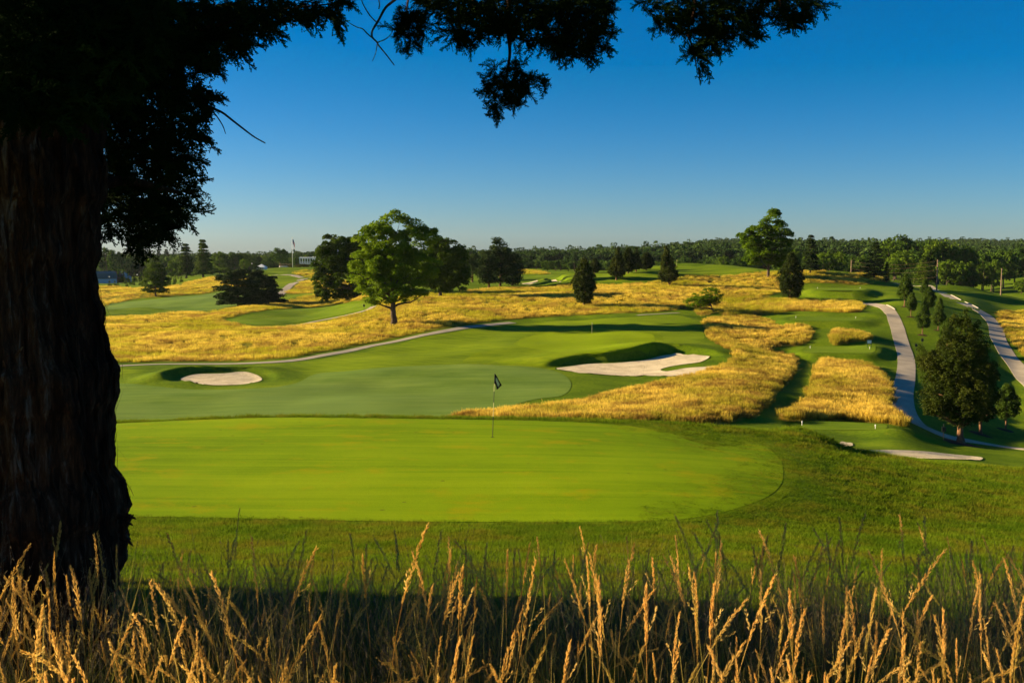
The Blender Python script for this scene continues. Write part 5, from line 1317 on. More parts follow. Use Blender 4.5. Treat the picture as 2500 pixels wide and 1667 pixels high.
fl = link('national_flag', me, None, (X, FD, z0)); tag(fl, 'red and white striped flag with a starred blue corner hanging limp on the pole', 'flag')

M_roof = plain('dark_green_roof', (.010, .028, .020), .95, .02, var=.25, scale=1.5)
M_glass = plain('window_glass', (.03, .04, .05), .1, .8)
M_tan = plain('tan_curtain', (.50, .36, .20), .8, .2, var=.1)
M_teal = plain('teal_roof_metal', (.03, .10, .10), .6, .3, var=.15)
M_pbl = plain('pale_blue_siding', (.42, .50, .56), .8, .2, var=.06)
M_redb = plain('red_brown_roof', (.16, .07, .045), .85, .1, var=.2)
def site(x, d): X = (x - 1250) / F * d; return X, d, gz(X, d)
# clubhouse
CD = 560.0; k_ = CD / F
X, Y_, z0 = site(800, CD); zb = zy(651) * CD
root = empty('clubhouse', (X, Y_, zb), 'white clubhouse with dark green roof and columned terrace behind the dark oak', 'building')
wx0, wx1 = (764 - 800) * k_, (842 - 800) * k_
ev = (651 - 626) * k_; rd = (651 - 605) * k_
mb = MB(); mb.box(((wx0 + wx1) / 2, 6, ev / 2 - .7), ((wx1 - wx0) / 2, 6, ev / 2 + .7)); mb.build('wall', [M_white], root)
mb = MB()
x0, x1 = wx0 - .6, wx1 + .6
V = np.array([(x0, -.7, ev), (x1, -.7, ev), (x1, 12.7, ev), (x0, 12.7, ev), (x0 + 4.2, 6, rd), (x1 - 4.2, 6, rd)])
mb.add(V, [[0, 1, 5, 4], [2, 3, 4, 5]]); mb.add(V, [[3, 0, 4], [1, 2, 5]]); mb.add(V, [[3, 2, 1, 0]])
rf = mb.build('roof', [M_roof], root)
mb = MB(); mb.box((x0 + 5, 6, rd + .4), (.05, .05, .9)); mb.build('finial', [M_black], root)
# cross gable in white at the right
gx0, gx1 = (817 - 800) * k_, (836 - 800) * k_; gm = (gx0 + gx1) / 2
mb = MB(); V = np.array([(gx0, -1.2, 0), (gx1, -1.2, 0), (gx1, -1.2, ev), (gm, -1.2, rd - .6), (gx0, -1.2, ev), (gx0, 4, 0), (gx1, 4, 0), (gx1, 4, ev), (gm, 4, rd - .6), (gx0, 4, ev)])
mb.add(V, [[0, 1, 2, 3, 4]]); mb.add(V, [[0, 4, 9, 5], [1, 6, 7, 2]]); mb.build('gable_wall', [M_white], root)
mb = MB()
for (ax, bx) in ((gx0 - .5, gm), (gx1 + .5, gm)):
    za, zc = ev - .4, rd - .35
    V = np.array([(ax, -1.7, za), (bx, -1.7, zc), (bx, 4.2, zc), (ax, 4.2, za), (ax, -1.7, za + .3), (bx, -1.7, zc + .3), (bx, 4.2, zc + .3), (ax, 4.2, za + .3)])
    mb.add(V, [[0, 1, 2, 3], [7, 6, 5, 4], [0, 4, 5, 1], [3, 2, 6, 7], [0, 3, 7, 4]])
mb.build('gable_roof', [M_roof], root)
for xw in (766.5, 771.5, 776.5, 783, 790, 797, 804, 811):
    cx = (xw - 800) * k_
    f_ = MB(); f_.box((cx, -.03, 3.4), (.62, .05, .95)); w_ = f_.build('window', [M_white], root)
    f_ = MB(); f_.box((cx, -.09, 3.4), (.5, .03, .82)); f_.build('pane', [M_glass], w_)
# terrace: deck, columns, beam, rails
tx0, tx1 = (739 - 800) * k_, (812 - 800) * k_; dk = (651 - 643.5) * k_; bt = (651 - 630) * k_
mb = MB(); mb.box(((tx0+tx1)/2, -3.2, dk), ((tx1-tx0)/2, 2.6, .18)); mb.build('terrace_deck', [M_white], root)
mb = MB(); mb.box(((tx0+tx1)/2, -5.6, bt), ((tx1-tx0)/2 + .5, .25, .28)); mb.box(((tx0+tx1)/2, -1.0, bt), ((tx1-tx0)/2 + .5, .25, .28)); mb.build('pergola_beam', [M_white], root)
ncol = 13
for k in range(ncol):
    cx = tx0 + (tx1 - tx0) * k / (ncol - 1)
    mb = MB(); mb.box((cx, -5.6, (dk + bt) / 2 - .05), (.17, .17, (bt - dk) / 2 + .1)); mb.build('column', [M_white], root)
    mb = MB(); mb.box((cx + .02, -3.3, bt + .42), (.09, 2.9, .12)); mb.build('rafter', [M_white], root)
mb = MB(); mb.box(((tx0+tx1)/2, -5.72, dk + 1.15), ((tx1-tx0)/2, .06, .07))
for k in range(60): mb.box((tx0 + (tx1-tx0) * (k+.5) / 60, -5.72, dk + .66), (.04, .03, .48))
mb.build('railing', [M_white], root)
lx0, lx1 = (757 - 800) * k_, (768 - 800) * k_
mb = MB(); mb.box(((lx0+lx1)/2, -3.2, dk/2 - .3), ((lx1-lx0)/2, 2.3, dk/2 + .1)); mb.build('terrace_base', [M_white], root)
for k in range(7):
    mb = MB(); mb.box((lx1 + 1.5 + k * 2.0, -4.6, dk/2 - .3), (.15, .15, dk/2 + .1)); mb.build('pier', [M_white], root)
# hedge shrubs before the terrace
M_shrub = leafmat('garden_shrub_leaves', (.06, .05, .01), (.09, .10, .012), (.16, .10, .03), trans=.2, nscale=.3)
for k, (x, w, hh, lab) in enumerate([(728, 2.0, .9, 'low light green shrub right of the flagpole'), (735, 2.2, 1.7, 'reddish shrub at the left corner of the terrace'), (746, 2.4, 1.8, 'dark shrub under the terrace left end'), (752, 2.0, 1.5, 'second dark shrub under the terrace'), (710, 1.2, .8, 'tiny shrub left of the flagpole foot')]):
    rs = np.random.default_rng(k + 50); X2, Y2, z2 = site(x, 548)
    C = np.column_stack([rs.normal(0, w * .4, 22), rs.normal(0, .6, 22), rs.uniform(.15, hh, 22)])
    V, Q = leaves(C, rs.uniform(.4, .7, 22), 34, .3, rs); o = link('garden_shrub', mesh('garden_shrub', V, Q, M_shrub), None, (X2, Y2, z2)); tag(o, lab, 'shrub')
# white marquee
X, Y_, z0 = site(640.5, 520); kk = 520 / F
root = empty('marquee_tent', (X, Y_, z0), 'small white marquee tent with a tan front at the edge of the clubhouse lawn', 'tent')
w2, hw_, ht = 21.5 / 2 * kk, (654 - 647) * kk, (654 - 640) * kk
mb = MB()
for sx, sy in ((-1, -1), (1, -1), (1, 1), (-1, 1)): mb.tube([(sx*w2, sy*2.2, -.3), (sx*w2, sy*2.2, hw_)], .06, 6)
mb.build('poles', [M_white], root)
mb = MB(); mb.box((-w2 + .06, 0, hw_/2), (.03, 2.2, hw_/2)); mb.box((w2 - .06, 0, hw_/2), (.03, 2.2, hw_/2)); mb.box((0, 2.2, hw_/2), (w2, .03, hw_/2)); mb.box((-w2*.82, -2.2, hw_/2), (w2*.17, .03, hw_/2)); mb.box((w2*.82, -2.2, hw_/2), (w2*.17, .03, hw_/2)); mb.build('side_wall', [M_white], root)
mb = MB(); mb.box((0, -2.0, hw_ * .45), (w2 * .64, .03, hw_ * .45)); mb.build('front_curtain', [M_tan], root)
mb = MB(); V = np.array([(-w2-.15, -2.4, hw_), (w2+.15, -2.4, hw_), (w2+.15, 2.4, hw_), (-w2-.15, 2.4, hw_), (0, 0, ht), (-w2-.15, -2.4, hw_-.3), (w2+.15, -2.4, hw_-.3), (w2+.15, 2.4, hw_-.3), (-w2-.15, 2.4, hw_-.3)])
mb.add(V, [[0, 1, 4], [1, 2, 4], [2, 3, 4], [3, 0, 4]]); mb.add(V, [[5, 6, 1, 0], [6, 7, 2, 1], [7, 8, 3, 2], [8, 5, 0, 3]]); mb.build('canopy', [M_white], root)
# golf carts in a row
def golf_cart():
    root = empty('golf_cart', (0, 0, 0), 'x', 'golf cart', 'golf carts parked in a row left of the flagpole')
    mb = MB(); mb.box((0, 0, .42), (.55, 1.1, .14)); mb.box((0, -.85, .62), (.52, .3, .16)); mb.box((0, .75, .62), (.52, .35, .18)); mb.build('body', [M_white], root)
    mb = MB(); mb.box((0, .1, .72), (.48, .26, .1)); mb.box((0, .36, .98), (.48, .07, .26)); mb.build('seat', [M_tan], root)
    mb = MB(); mb.box((0, .05, 1.82), (.6, .95, .04)); mb.build('canopy', [M_tan], root)
    mb = MB()
    for sx in (-.5, .5):
        for sy in (-.75, .78): mb.tube([(sx, sy, .5), (sx, sy * .93, 1.8)], .022, 6)
    mb.build('canopy_struts', [M_black], root)
    for sx in (-.5, .5):
        for sy in (-.78, .72):
            mb = MB(); mb.tube([(sx - .09, sy, .22), (sx + .09, sy, .22)], .22, 12); mb.build('wheel', [M_black], root)
    return root
gc = golf_cart()
for k in range(9):
    X, Y_, z0 = site(686 + k * 3.4, 556); kkw = dict(loc=(X, Y_, z0), rz=.35)
    if k == 0: gc.location = (X, Y_, z0); gc.rotation_euler = (0, 0, .35); o = gc
    else: o = copy_tree(gc, **kkw)
    o['label'] = 'white golf cart with a tan roof parked in the row before the round tree'
relabel('golf carts parked in a row left of the flagpole', 'golf cart from the left in the parked row')
# barn and houses at far left
def house(x, d, w, dep, hw_, hr, wm, rm, lab, rz=0.0, wins=2, gambrel=False):
    X, Y_, z0 = site(x, d)
    root = empty('barn' if gambrel else 'house', (X, Y_, z0), lab, 'barn' if gambrel else 'house', None, rz)
    mb = MB()
    if gambrel:
        pr = [(-w, -.3), (w, -.3), (w, hw_), (w*.72, hw_ + (hr-hw_)*.68), (0, hr), (-w*.72, hw_ + (hr-hw_)*.68), (-w, hw_)]
    else: pr = [(-w, -.3), (w, -.3), (w, hw_), (0, hr), (-w, hw_)]
    n = len(pr); V = np.array([(p[0], -dep, p[1]) for p in pr] + [(p[0], dep, p[1]) for p in pr])
    mb.add(V, [list(range(n))]); mb.add(V, [list(range(2*n-1, n-1, -1))]); mb.add(V, [[1, n+1, n+2, 2], [0, n-1, 2*n-1, n]])
    mb.build('wall', [wm], root)
    mb = MB(); top = pr[2:]
    for i in range(len(top) - 1):
        a, b = np.array(top[i]), np.array(top[i+1]); e = .35
        if i == 0: a = a + (a - b) / np.linalg.norm(a - b) * .5
        if i == len(top) - 2: b = b + (b - a) / np.linalg.norm(b - a) * .5
        V = np.array([(a[0], -dep-e, a[1]+.02), (b[0], -dep-e, b[1]+.02), (b[0], dep+e, b[1]+.02), (a[0], dep+e, a[1]+.02), (a[0], -dep-e, a[1]+.25), (b[0], -dep-e, b[1]+.25), (b[0], dep+e, b[1]+.25), (a[0], dep+e, a[1]+.25)])
        mb.add(V, [[0, 1, 2, 3], [7, 6, 5, 4], [0, 4, 5, 1], [3, 2, 6, 7], [0, 3, 7, 4], [1, 5, 6, 2]])
    mb.build('roof', [rm], root)
    for k in range(wins):
        cx = (k - (wins-1)/2) * w * .8
        mb = MB(); mb.box((cx, -dep - .04, hw_ * .55), (.55, .05, .75)); wd = mb.build('window', [M_white], root)
        mb = MB(); mb.box((cx, -dep - .1, hw_ * .55), (.43, .02, .63)); mb.build('pane', [M_glass], wd)
    return root
house(254, 560, 4.2, 6, 2.6, 6.2, M_pbl, M_teal, 'pale blue gambrel barn with a curved teal roof at the far left', rz=-.9, wins=1, gambrel=True)
house(272, 600, 4.5, 6, 3.0, 6.6, M_redb, M_redb, 'low house with a red brown roof behind the barn', rz=-.6)
house(303, 610, 4.0, 5, 3.2, 6.4, M_pbl, M_roof, 'pale blue house behind the dark spruces at the far left', rz=.5)
# round white lamps on posts
M_lamp = plain('opal_lamp_glass', (.85, .82, .74), .3, .5)
for x, y, lab in [(490, 660, 'white globe lamp between the two light green pines'), (453, 669, 'white globe lamp post left of the light green pines'), (337, 672, 'white globe lamp by the arborvitae hedge'), (361, 674, 'white globe lamp beside the lone small tree'), (269, 677, 'white globe lamp before the barn'), (617, 645, 'white globe lamp left of the marquee')]:
    d = 540.0; X, Y_, z0 = site(x, d); zl = zy(y) * d
    if zl < z0 + 2: zl = z0 + 2.6
    root = empty('lamp_post', (X, Y_, z0), lab, 'lamp post'); mb = MB(); mb.tube([(0, 0, -.2), (0, 0, zl - z0)], .06, 6); mb.build('post', [M_black], root)
    mb = MB(); h_ = zl - z0; mb.tube([(0, 0, h_), (0, 0, h_+.1), (0, 0, h_+.3), (0, 0, h_+.5), (0, 0, h_+.6)], [.1, .26, .32, .26, .08], 10); mb.build('globe', [M_lamp], root, smooth=True)
# ================================================================== THE CEDAR THE PHOTOGRAPH IS TAKEN UNDER
def bark_mat():
    m, nt, out = newmat('shaggy_cedar_bark')
    v = coords(nt, (9, 9, .9)); v2 = coords(nt, (2.2, 2.2, .5))
    a = noise(nt, v, 3.0, 7, .7, .3); b = noise(nt, v2, 1.0, 4, .6)
    f = math_(nt, 'ADD', math_(nt, 'MULTIPLY', a, .7), math_(nt, 'MULTIPLY', b, .35))
    col = ramp(nt, f, [(.40, (.006, .003, .002)), (.52, (.030, .012, .006)), (.61, (.080, .034, .016)), (.70, (.17, .12, .09))])
    finish(nt, out, col, .95, .08, a, .03, 1.0)
    return m
M_shag = bark_mat()
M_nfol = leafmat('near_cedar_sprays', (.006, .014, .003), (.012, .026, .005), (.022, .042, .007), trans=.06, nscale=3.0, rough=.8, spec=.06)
M_twig = plain('near_twig_bark', (.018, .010, .007), .95, .08, var=.4, scale=12)
TD = 4.15
def at(x, y, d): a, b = ray(x, y); return np.array((a * d, d, b * d))
cedar = empty('old_cedar_tree', (-2.12, TD, gz(-2.12, TD)), 'huge dark shaggy barked cedar framing the left side and the top of the view', 'tree')
bz = cedar.location.z; bxx = -2.12
# right edge of the trunk, traced, gives the radius per height
EDGE = [(300, 1667), (300, 1560), (298, 1480), (300, 1400), (308, 1350), (306, 1320), (302, 1290), (310, 1255), (308, 1220), (300, 1180), (292, 1150), (286, 1110), (282, 1060), (287, 1010), (290, 985), (286, 950), (276, 900), (268, 850), (258, 790), (252, 740), (246, 680), (243, 620), (240, 560), (248, 500), (256, 430), (262, 350), (262, 250), (262, 100), (262, -100)]
ez = np.array([ray(x, y)[1] * TD for x, y in EDGE]); ex = np.array([ray(x, y)[0] * TD for x, y in EDGE])
o_ = np.argsort(ez); ez, ex = ez[o_], ex[o_]
nz, nth = 260, 300
zs = np.linspace(bz - .25, 3.6, nz); th = np.linspace(0, 2 * math.pi, nth, endpoint=False)
rad = (np.interp(zs, ez, ex) - bxx) * .935
rad += .018 + .010 * np.sin(zs * 9.0) + .008 * np.sin(zs * 23 + 1) + .005 * np.sin(zs * 51 + 2)
rad = np.where(zs < bz + .35, rad + .22 * ((bz + .35 - zs) / .6) ** 2, rad)
T, Z = np.meshgrid(th, zs)
rr_ = np.broadcast_to(rad[:, None], T.shape).copy()
r9 = np.random.default_rng(4)
tw = .25 * np.sin(Z * .9) + .12 * Z
for f_, am in [(3, .050), (5, .035), (9, .022), (17, .014), (31, .010), (55, .006)]:
    ph = r9.uniform(0, 6.28); k1 = r9.uniform(.5, 1.3)
    w_ = np.sin(f_ * (T + tw * .35) + ph + 1.0 * np.sin(Z * k1 * 2.2 + ph) + .5 * np.sin(Z * 5.1 + f_))
    rr_ -= am * np.abs(w_) ** .6 * (1 - .8 * np.exp(-((T - .47) ** 2) / .12))
rr_ += .006 * np.sin(Z * 60 + 9 * np.sin(T * 13)) * np.sin(T * 41 + Z * 3)
V = np.stack([rr_ * np.cos(T), rr_ * np.sin(T), Z - bz], -1).reshape(-1, 3)
i = np.arange(nz-1)[:, None] * nth; j = np.arange(nth)[None]; j2 = (j+1) % nth
Q = np.stack([i+j, i+j2, i+nth+j2, i+nth+j], -1).reshape(-1, 4)
link('trunk', mesh('trunk', V, Q, [M_shag], True), cedar)
def surf(t, z): return float(rr_[int(np.clip((z - zs[0]) / (zs[1] - zs[0]), 0, nz - 1)), int((t % (2 * math.pi)) / (2 * math.pi) * nth) % nth])
# loose strips of bark lifting off the trunk
SV, SQ = [], []; cnt_ = 0
for k in range(620):
    t0 = r9.uniform(-2.4, 1.0) if k > 130 else r9.normal(.30, .25); zc = r9.uniform(bz + .1, 2.2); L = r9.uniform(.08, .45); w_ = r9.uniform(.006, .022)
    ns = 7
    pts_ = []
    lift = r9.uniform(.003, .03) if k % 5 else r9.uniform(.02, .06); end = r9.choice([-1, 1])
    for q in range(ns):
        s_ = q / (ns - 1); zz_ = zc + (s_ - .5) * L; RR = surf(t0, zz_) - .003 + lift * (s_ if end > 0 else 1 - s_) ** 2
        tt_ = t0 + .03 * math.sin(s_ * 5 + k); ww = w_ * (1 - .7 * abs(2 * s_ - 1) ** 3)
        for sg in (-1, 1):
            a_ = tt_ + sg * ww / RR / 2; pts_.append((RR * math.cos(a_), RR * math.sin(a_), zz_ - bz))
    SV += pts_
    SQ += [(cnt_ + 2*q, cnt_ + 2*q+1, cnt_ + 2*q+3, cnt_ + 2*q+2) for q in range(ns-1)]; cnt_ += 2 * ns
o = link('bark_strips', mesh('bark_strips', np.array(SV), np.array(SQ), [M_shag]), cedar); o['kind'] = 'stuff'
# broken stub at the trunk edge
mb = MB()
for k in range(9):
    p0 = at(300 + r9.uniform(-14, 4), 1290 + r9.uniform(-30, 30), TD - .02) ; p1 = p0 + np.array((r9.uniform(.02, .07), r9.uniform(-.03, .01), r9.uniform(-.06, .09)))
    mb.tube([p0 - (bxx, TD, bz), (p0 + p1) / 2 - (bxx, TD, bz) + (0, 0, .01), p1 - (bxx, TD, bz)], [.014, .010, .002], 5)
mb.build('broken_stub', [M_shag], cedar)
O3 = np.array((bxx, TD, bz))
# limbs overhead
mb = MB()
def tb(pts, r0, r1, n=8, sm=6):
    Pq = np.array(pts, float); t = np.linspace(0, 1, len(Pq)); tt = np.linspace(0, 1, (len(Pq)-1) * sm + 1)
    Pi = np.column_stack([np.interp(tt, t, Pq[:, c]) for c in range(3)])
    for _ in range(3): Pi[1:-1] = (Pi[:-2] + 2*Pi[1:-1] + Pi[2:]) / 4
    mb.tube(Pi - O3, np.linspace(r0, r1, len(Pi)), n)
tb([(bxx + .1, TD, 1.1), (-1.5, TD + .6, 1.75), (-.4, TD + 1.4, 2.25), (1.0, TD + 2.0, 2.35), (2.2, TD + 2.3, 2.3)], .13, .03)
tb([(bxx + .1, TD + .2, .2), (-1.85, TD + .6, .35), (-1.7, TD + 1.0, .3)], .04, .01)
tb([(bxx + .1, TD - .2, 1.4), (-1.3, TD - .2, 1.8), (-.2, TD + .2, 2.2)], .08, .02)
for d in ((-1.5, .4, 1.6), (-2.2, 1.5, 1.9), (-1.5, 3.0, 2.3), (-.8, -1.4, 2.0)):
    tb([(bxx, TD, 1.5 + r9.uniform(-.5, .8)), (bxx + d[0] * .5, TD + d[1] * .5, 2.0), (bxx + d[0] * 1.6, TD + d[1] * 1.6, d[2] + .2)], .10, .02)
# small traced branches
def tw_(pts, d, r0, r1): tb([at(x, y, d + k * .02) for k, (x, y) in enumerate(pts)], r0, r1, 5, 4)
tw_([(420, 215), (455, 222), (485, 240), (510, 263), (540, 272), (568, 295), (598, 318), (620, 335), (648, 350)], 5.4, .010, .0035)
tw_([(508, 262), (528, 282), (545, 308), (551, 327)], 5.4, .005, .002)
tw_([(965, 0), (940, 18), (925, 50), (908, 75), (907, 92), (921, 103), (924, 112), (940, 130), (955, 150), (963, 160)], 5.6, .008, .003)
tw_([(918, 54), (903, 40), (885, 10), (880, -10)], 5.6, .004, .003)
tw_([(907, 92), (893, 80), (886, 70), (872, 68), (855, 58), (842, 50)], 5.6, .0045, .0015)
tw_([(922, 104), (940, 98), (955, 85), (958, 74)], 5.6, .0035, .0015)
tw_([(921, 108), (918, 130), (909, 150)], 5.6, .003, .0015)
tw_([(925, 22), (928, 10), (920, -10)], 5.6, .004, .003)
tw_([(1240, -40), (1243, 40), (1242, 95), (1246, 130), (1240, 165), (1232, 200), (1236, 250)], 5.5, .014, .004)
tw_([(1236, 80), (1265, 95), (1290, 103), (1330, 95), (1380, 70), (1440, 60)], 5.5, .009, .003)
tw_([(1150, -30), (1158, 30), (1180, 60), (1215, 78), (1245, 85)], 5.5, .010, .005)
tw_([(1000, -20), (993, 20), (990, 60), (1000, 110)], 5.6, .007, .002)
tw_([(1060, -20), (1040, 30), (1035, 60)], 5.6, .006, .002)
tw_([(1690, -40), (1700, 20), (1675, 80), (1690, 110), (1700, 160), (1702, 180)], 5.2, .010, .002)
tw_([(1700, 10), (1720, 45), (1760, 60), (1820, 70)], 5.2, .006, .002)
tw_([(1900, -30), (1905, 20), (1925, 50), (1945, 65)], 5.2, .007, .002)
tw_([(260, 470), (300, 500), (340, 520), (400, 540)], 5.0, .008, .003)
tw_([(250, 380), (300, 400), (380, 395), (450, 385), (505, 368)], 5.0, .010, .003)
tw_([(250, 250), (330, 240), (420, 235), (500, 225)], 5.0, .010, .003)
tw_([(300, 100), (420, 90), (540, 60), (700, 20), (840, 8)], 5.0, .014, .003)
mb.build('limb', [M_shag], cedar)
# cedar spray: a small fern-like twig of thick scale leaves
def spray(seed, L=.16):
    r = np.random.default_rng(seed); V = []; Q = []; n = 0
    def leaf(p, d, l, w):
        nonlocal n
        d = d / (np.linalg.norm(d) + 1e-9); s = np.cross(d, r.normal(0, 1, 3)); s /= np.linalg.norm(s) + 1e-9; u = np.cross(d, s)
        a, b, c = p, p + d * l * .55, p + d * l
        V.extend([a, b + s * w, c, b - s * w, b + u * w, b - u * w]); Q.extend([(n, n+1, n+2, n+3), (n, n+4, n+2, n+5)]); n += 6
    axis = np.array((0, 0, 1.0)); p = np.zeros(3); d = axis.copy()
    for k in range(9):
        t = k / 8; d = d + r.normal(0, .12, 3); d /= np.linalg.norm(d); p2 = p + d * L / 9
        leaf(p, d, L / 7.5, .0026 + .002 * (1 - t))
        for sg in range(3):
            sd = d * .75 + r.normal(0, .62, 3); sd /= np.linalg.norm(sd); l = L * (.44 - .27 * t) * r.uniform(.6, 1.2); q = p.copy(); dd = sd
            for m_ in range(4):
                dd = dd + d * .13 + r.normal(0, .12, 3); dd /= np.linalg.norm(dd); leaf(q, dd, l / 3.0, .0034); 
                if m_ > 0: leaf(q, dd + r.normal(0, .7, 3), l / 3.2, .0028)
                q = q + dd * l / 4
        p = p2
    return np.array(V), [np.array(Q)], [0]
SPR = [spray(k) for k in range(6)]
M1 = [(0, 0), (870, 0), (838, 22), (800, 48), (765, 35), (700, 52), (640, 68), (600, 72), (606, 106), (560, 120), (540, 148), (518, 160), (508, 185), (470, 165), (445, 195), (480, 212), (506, 228), (500, 262), (478, 285), (488, 322), (458, 338), (430, 365), (455, 378), (510, 366), (498, 392), (462, 402), (448, 430), (470, 458), (495, 462), (450, 480), (440, 500),
      (458, 530), (428, 536), (415, 560), (422, 578), (380, 565), (350, 590), (322, 588), (300, 560), (240, 572), (240, 330), (0, 330)]
M1h = [(340, 585), (355, 600), (335, 612), (318, 600)]
M2 = [(968, 40), (985, 25), (1012, 20), (1045, 45), (1038, 85), (1005, 90), (1010, 112), (998, 130), (985, 105), (964, 95)]
M3 = [(1020, -10), (1488, -10), (1490, 40), (1483, 108), (1453, 125), (1400, 150), (1370, 148), (1338, 125), (1290, 92), (1250, 92), (1200, 85), (1165, 118), (1110, 108), (1092, 80), (1090, 45), (1060, 32)]
M4 = [(1202, 140), (1215, 150), (1225, 172), (1245, 160), (1265, 128), (1284, 140), (1284, 170), (1302, 176), (1340, 200), (1318, 210), (1290, 206), (1288, 230), (1268, 250), (1245, 255), (1238, 275), (1200, 290), (1195, 265), (1213, 242), (1176, 238), (1182, 200), (1202, 180)]
M5 = [(1562, 22), (1578, -10), (2008, -10), (2003, 15), (1990, 28), (1960, 48), (1945, 72), (1912, 68), (1890, 48), (1852, 25), (1842, 50), (1852, 78), (1820, 96), (1780, 98), (1750, 103), (1738, 122), (1715, 110), (1716, 150), (1702, 182), (1694, 130), (1672, 92), (1652, 122), (1663, 72), (1622, 60), (1597, 76), (1600, 48)]
def fol(poly, n, d0, d1, seed, hang, smin=.7, smax=1.25, gap=.0, gs=.05):
    r = np.random.default_rng(seed); poly = np.array(poly, float); bb = bbox(poly, 0); out = []
    x = r.uniform(bb[0], bb[1], n * 6); y = r.uniform(bb[2], bb[3], n * 6); k = inside(poly, x, y)
    g_ = vnoise(x, y, 45, seed) + .6 * vnoise(x, y, 17, seed + 1)
    k &= (g_ > gap - .9) | (x < 235)
    x, y = x[k][:n], y[k][:n]; m = len(x)
    dd = r.uniform(d0, d1, m); A2 = np.array([at(a, b, c) for a, b, c in zip(x, y, dd)])
    # twigs point outwards and hang: euler so local +Z goes sideways/down
    cx = poly[:, 0].mean()
    ax_ = r.uniform(.9, 2.6, m); az_ = np.where(r.uniform(0, 1, m) < .7, r.normal(math.pi / 2 * hang, .9, m), r.uniform(0, 6.28, m))
    s_ = r.uniform(smin, smax, m)
    return A2, np.column_stack([ax_, r.normal(0, .3, m), az_]), np.column_stack([s_, s_, s_])
M6 = [(-40, -20), (430, -20), (390, 110), (310, 190), (235, 262), (120, 300), (-40, 270)]
parts_ = [(M6, 1100, 3.1, 3.65, 9, 1, .4, .8, .6), (M1, 2300, 4.7, 6.4, 1, 1, .6, 1.1, .52), (M1h, 16, 5, 5.6, 2, 1, .5, .8, -1), (M2, 90, 5.4, 5.8, 3, 0, .45, .75, .0), (M3, 620, 5.2, 6.1, 4, 0, .5, .9, .52), (M4, 190, 5.4, 5.8, 5, 0, .4, .7, .42), (M5, 430, 5.0, 5.7, 6, 1, .45, .8, .52)]
for q, (pl, n, d0, d1, sd, hg, s0, s1, gp) in enumerate(parts_):
    A2, r2_, s2 = fol(pl, n, d0, d1, sd, hg, s0, s1, gp)
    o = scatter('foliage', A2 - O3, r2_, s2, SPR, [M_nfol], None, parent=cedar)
# the rest of the crown: overhead and to the left, outside the view; low left skirt extended to shade the near grass
r = np.random.default_rng(13)
n = 6500
x = r.uniform(-9, 3.2, n); y = r.uniform(.2, 11.0, n); z_ = r.uniform(-2.4, 4.6, n)
lit_ = (y < 3.9) & (z_ + (x - .0) * -.0 - (0 - x) * .30 < .9) & (x < -.5 * y)   # leave the near seed heads their sun
ins_ = ((x + 3.4) / 5.2) ** 2 + ((y - 5.4) / 5.6) ** 2 + ((z_ - 1.6) / 3.6) ** 2 < 1
out_ = (z_ > .30 * y + .95) | (x < -.56 * y - .7)
k = ins_ & out_ & (z_ > np.where(x < -4.5, -2.3, -.9)) & ~lit_
Pn = np.column_stack([x, y, z_])[k]
s_ = r.uniform(2.2, 4.5, len(Pn))
scatter('foliage', Pn - O3, np.column_stack([r.uniform(.6, 2.6, len(Pn)), r.normal(0, .3, len(Pn)), r.uniform(0, 6.28, len(Pn))]), np.column_stack([s_, s_, s_]), SPR, [M_nfol], None, parent=cedar)

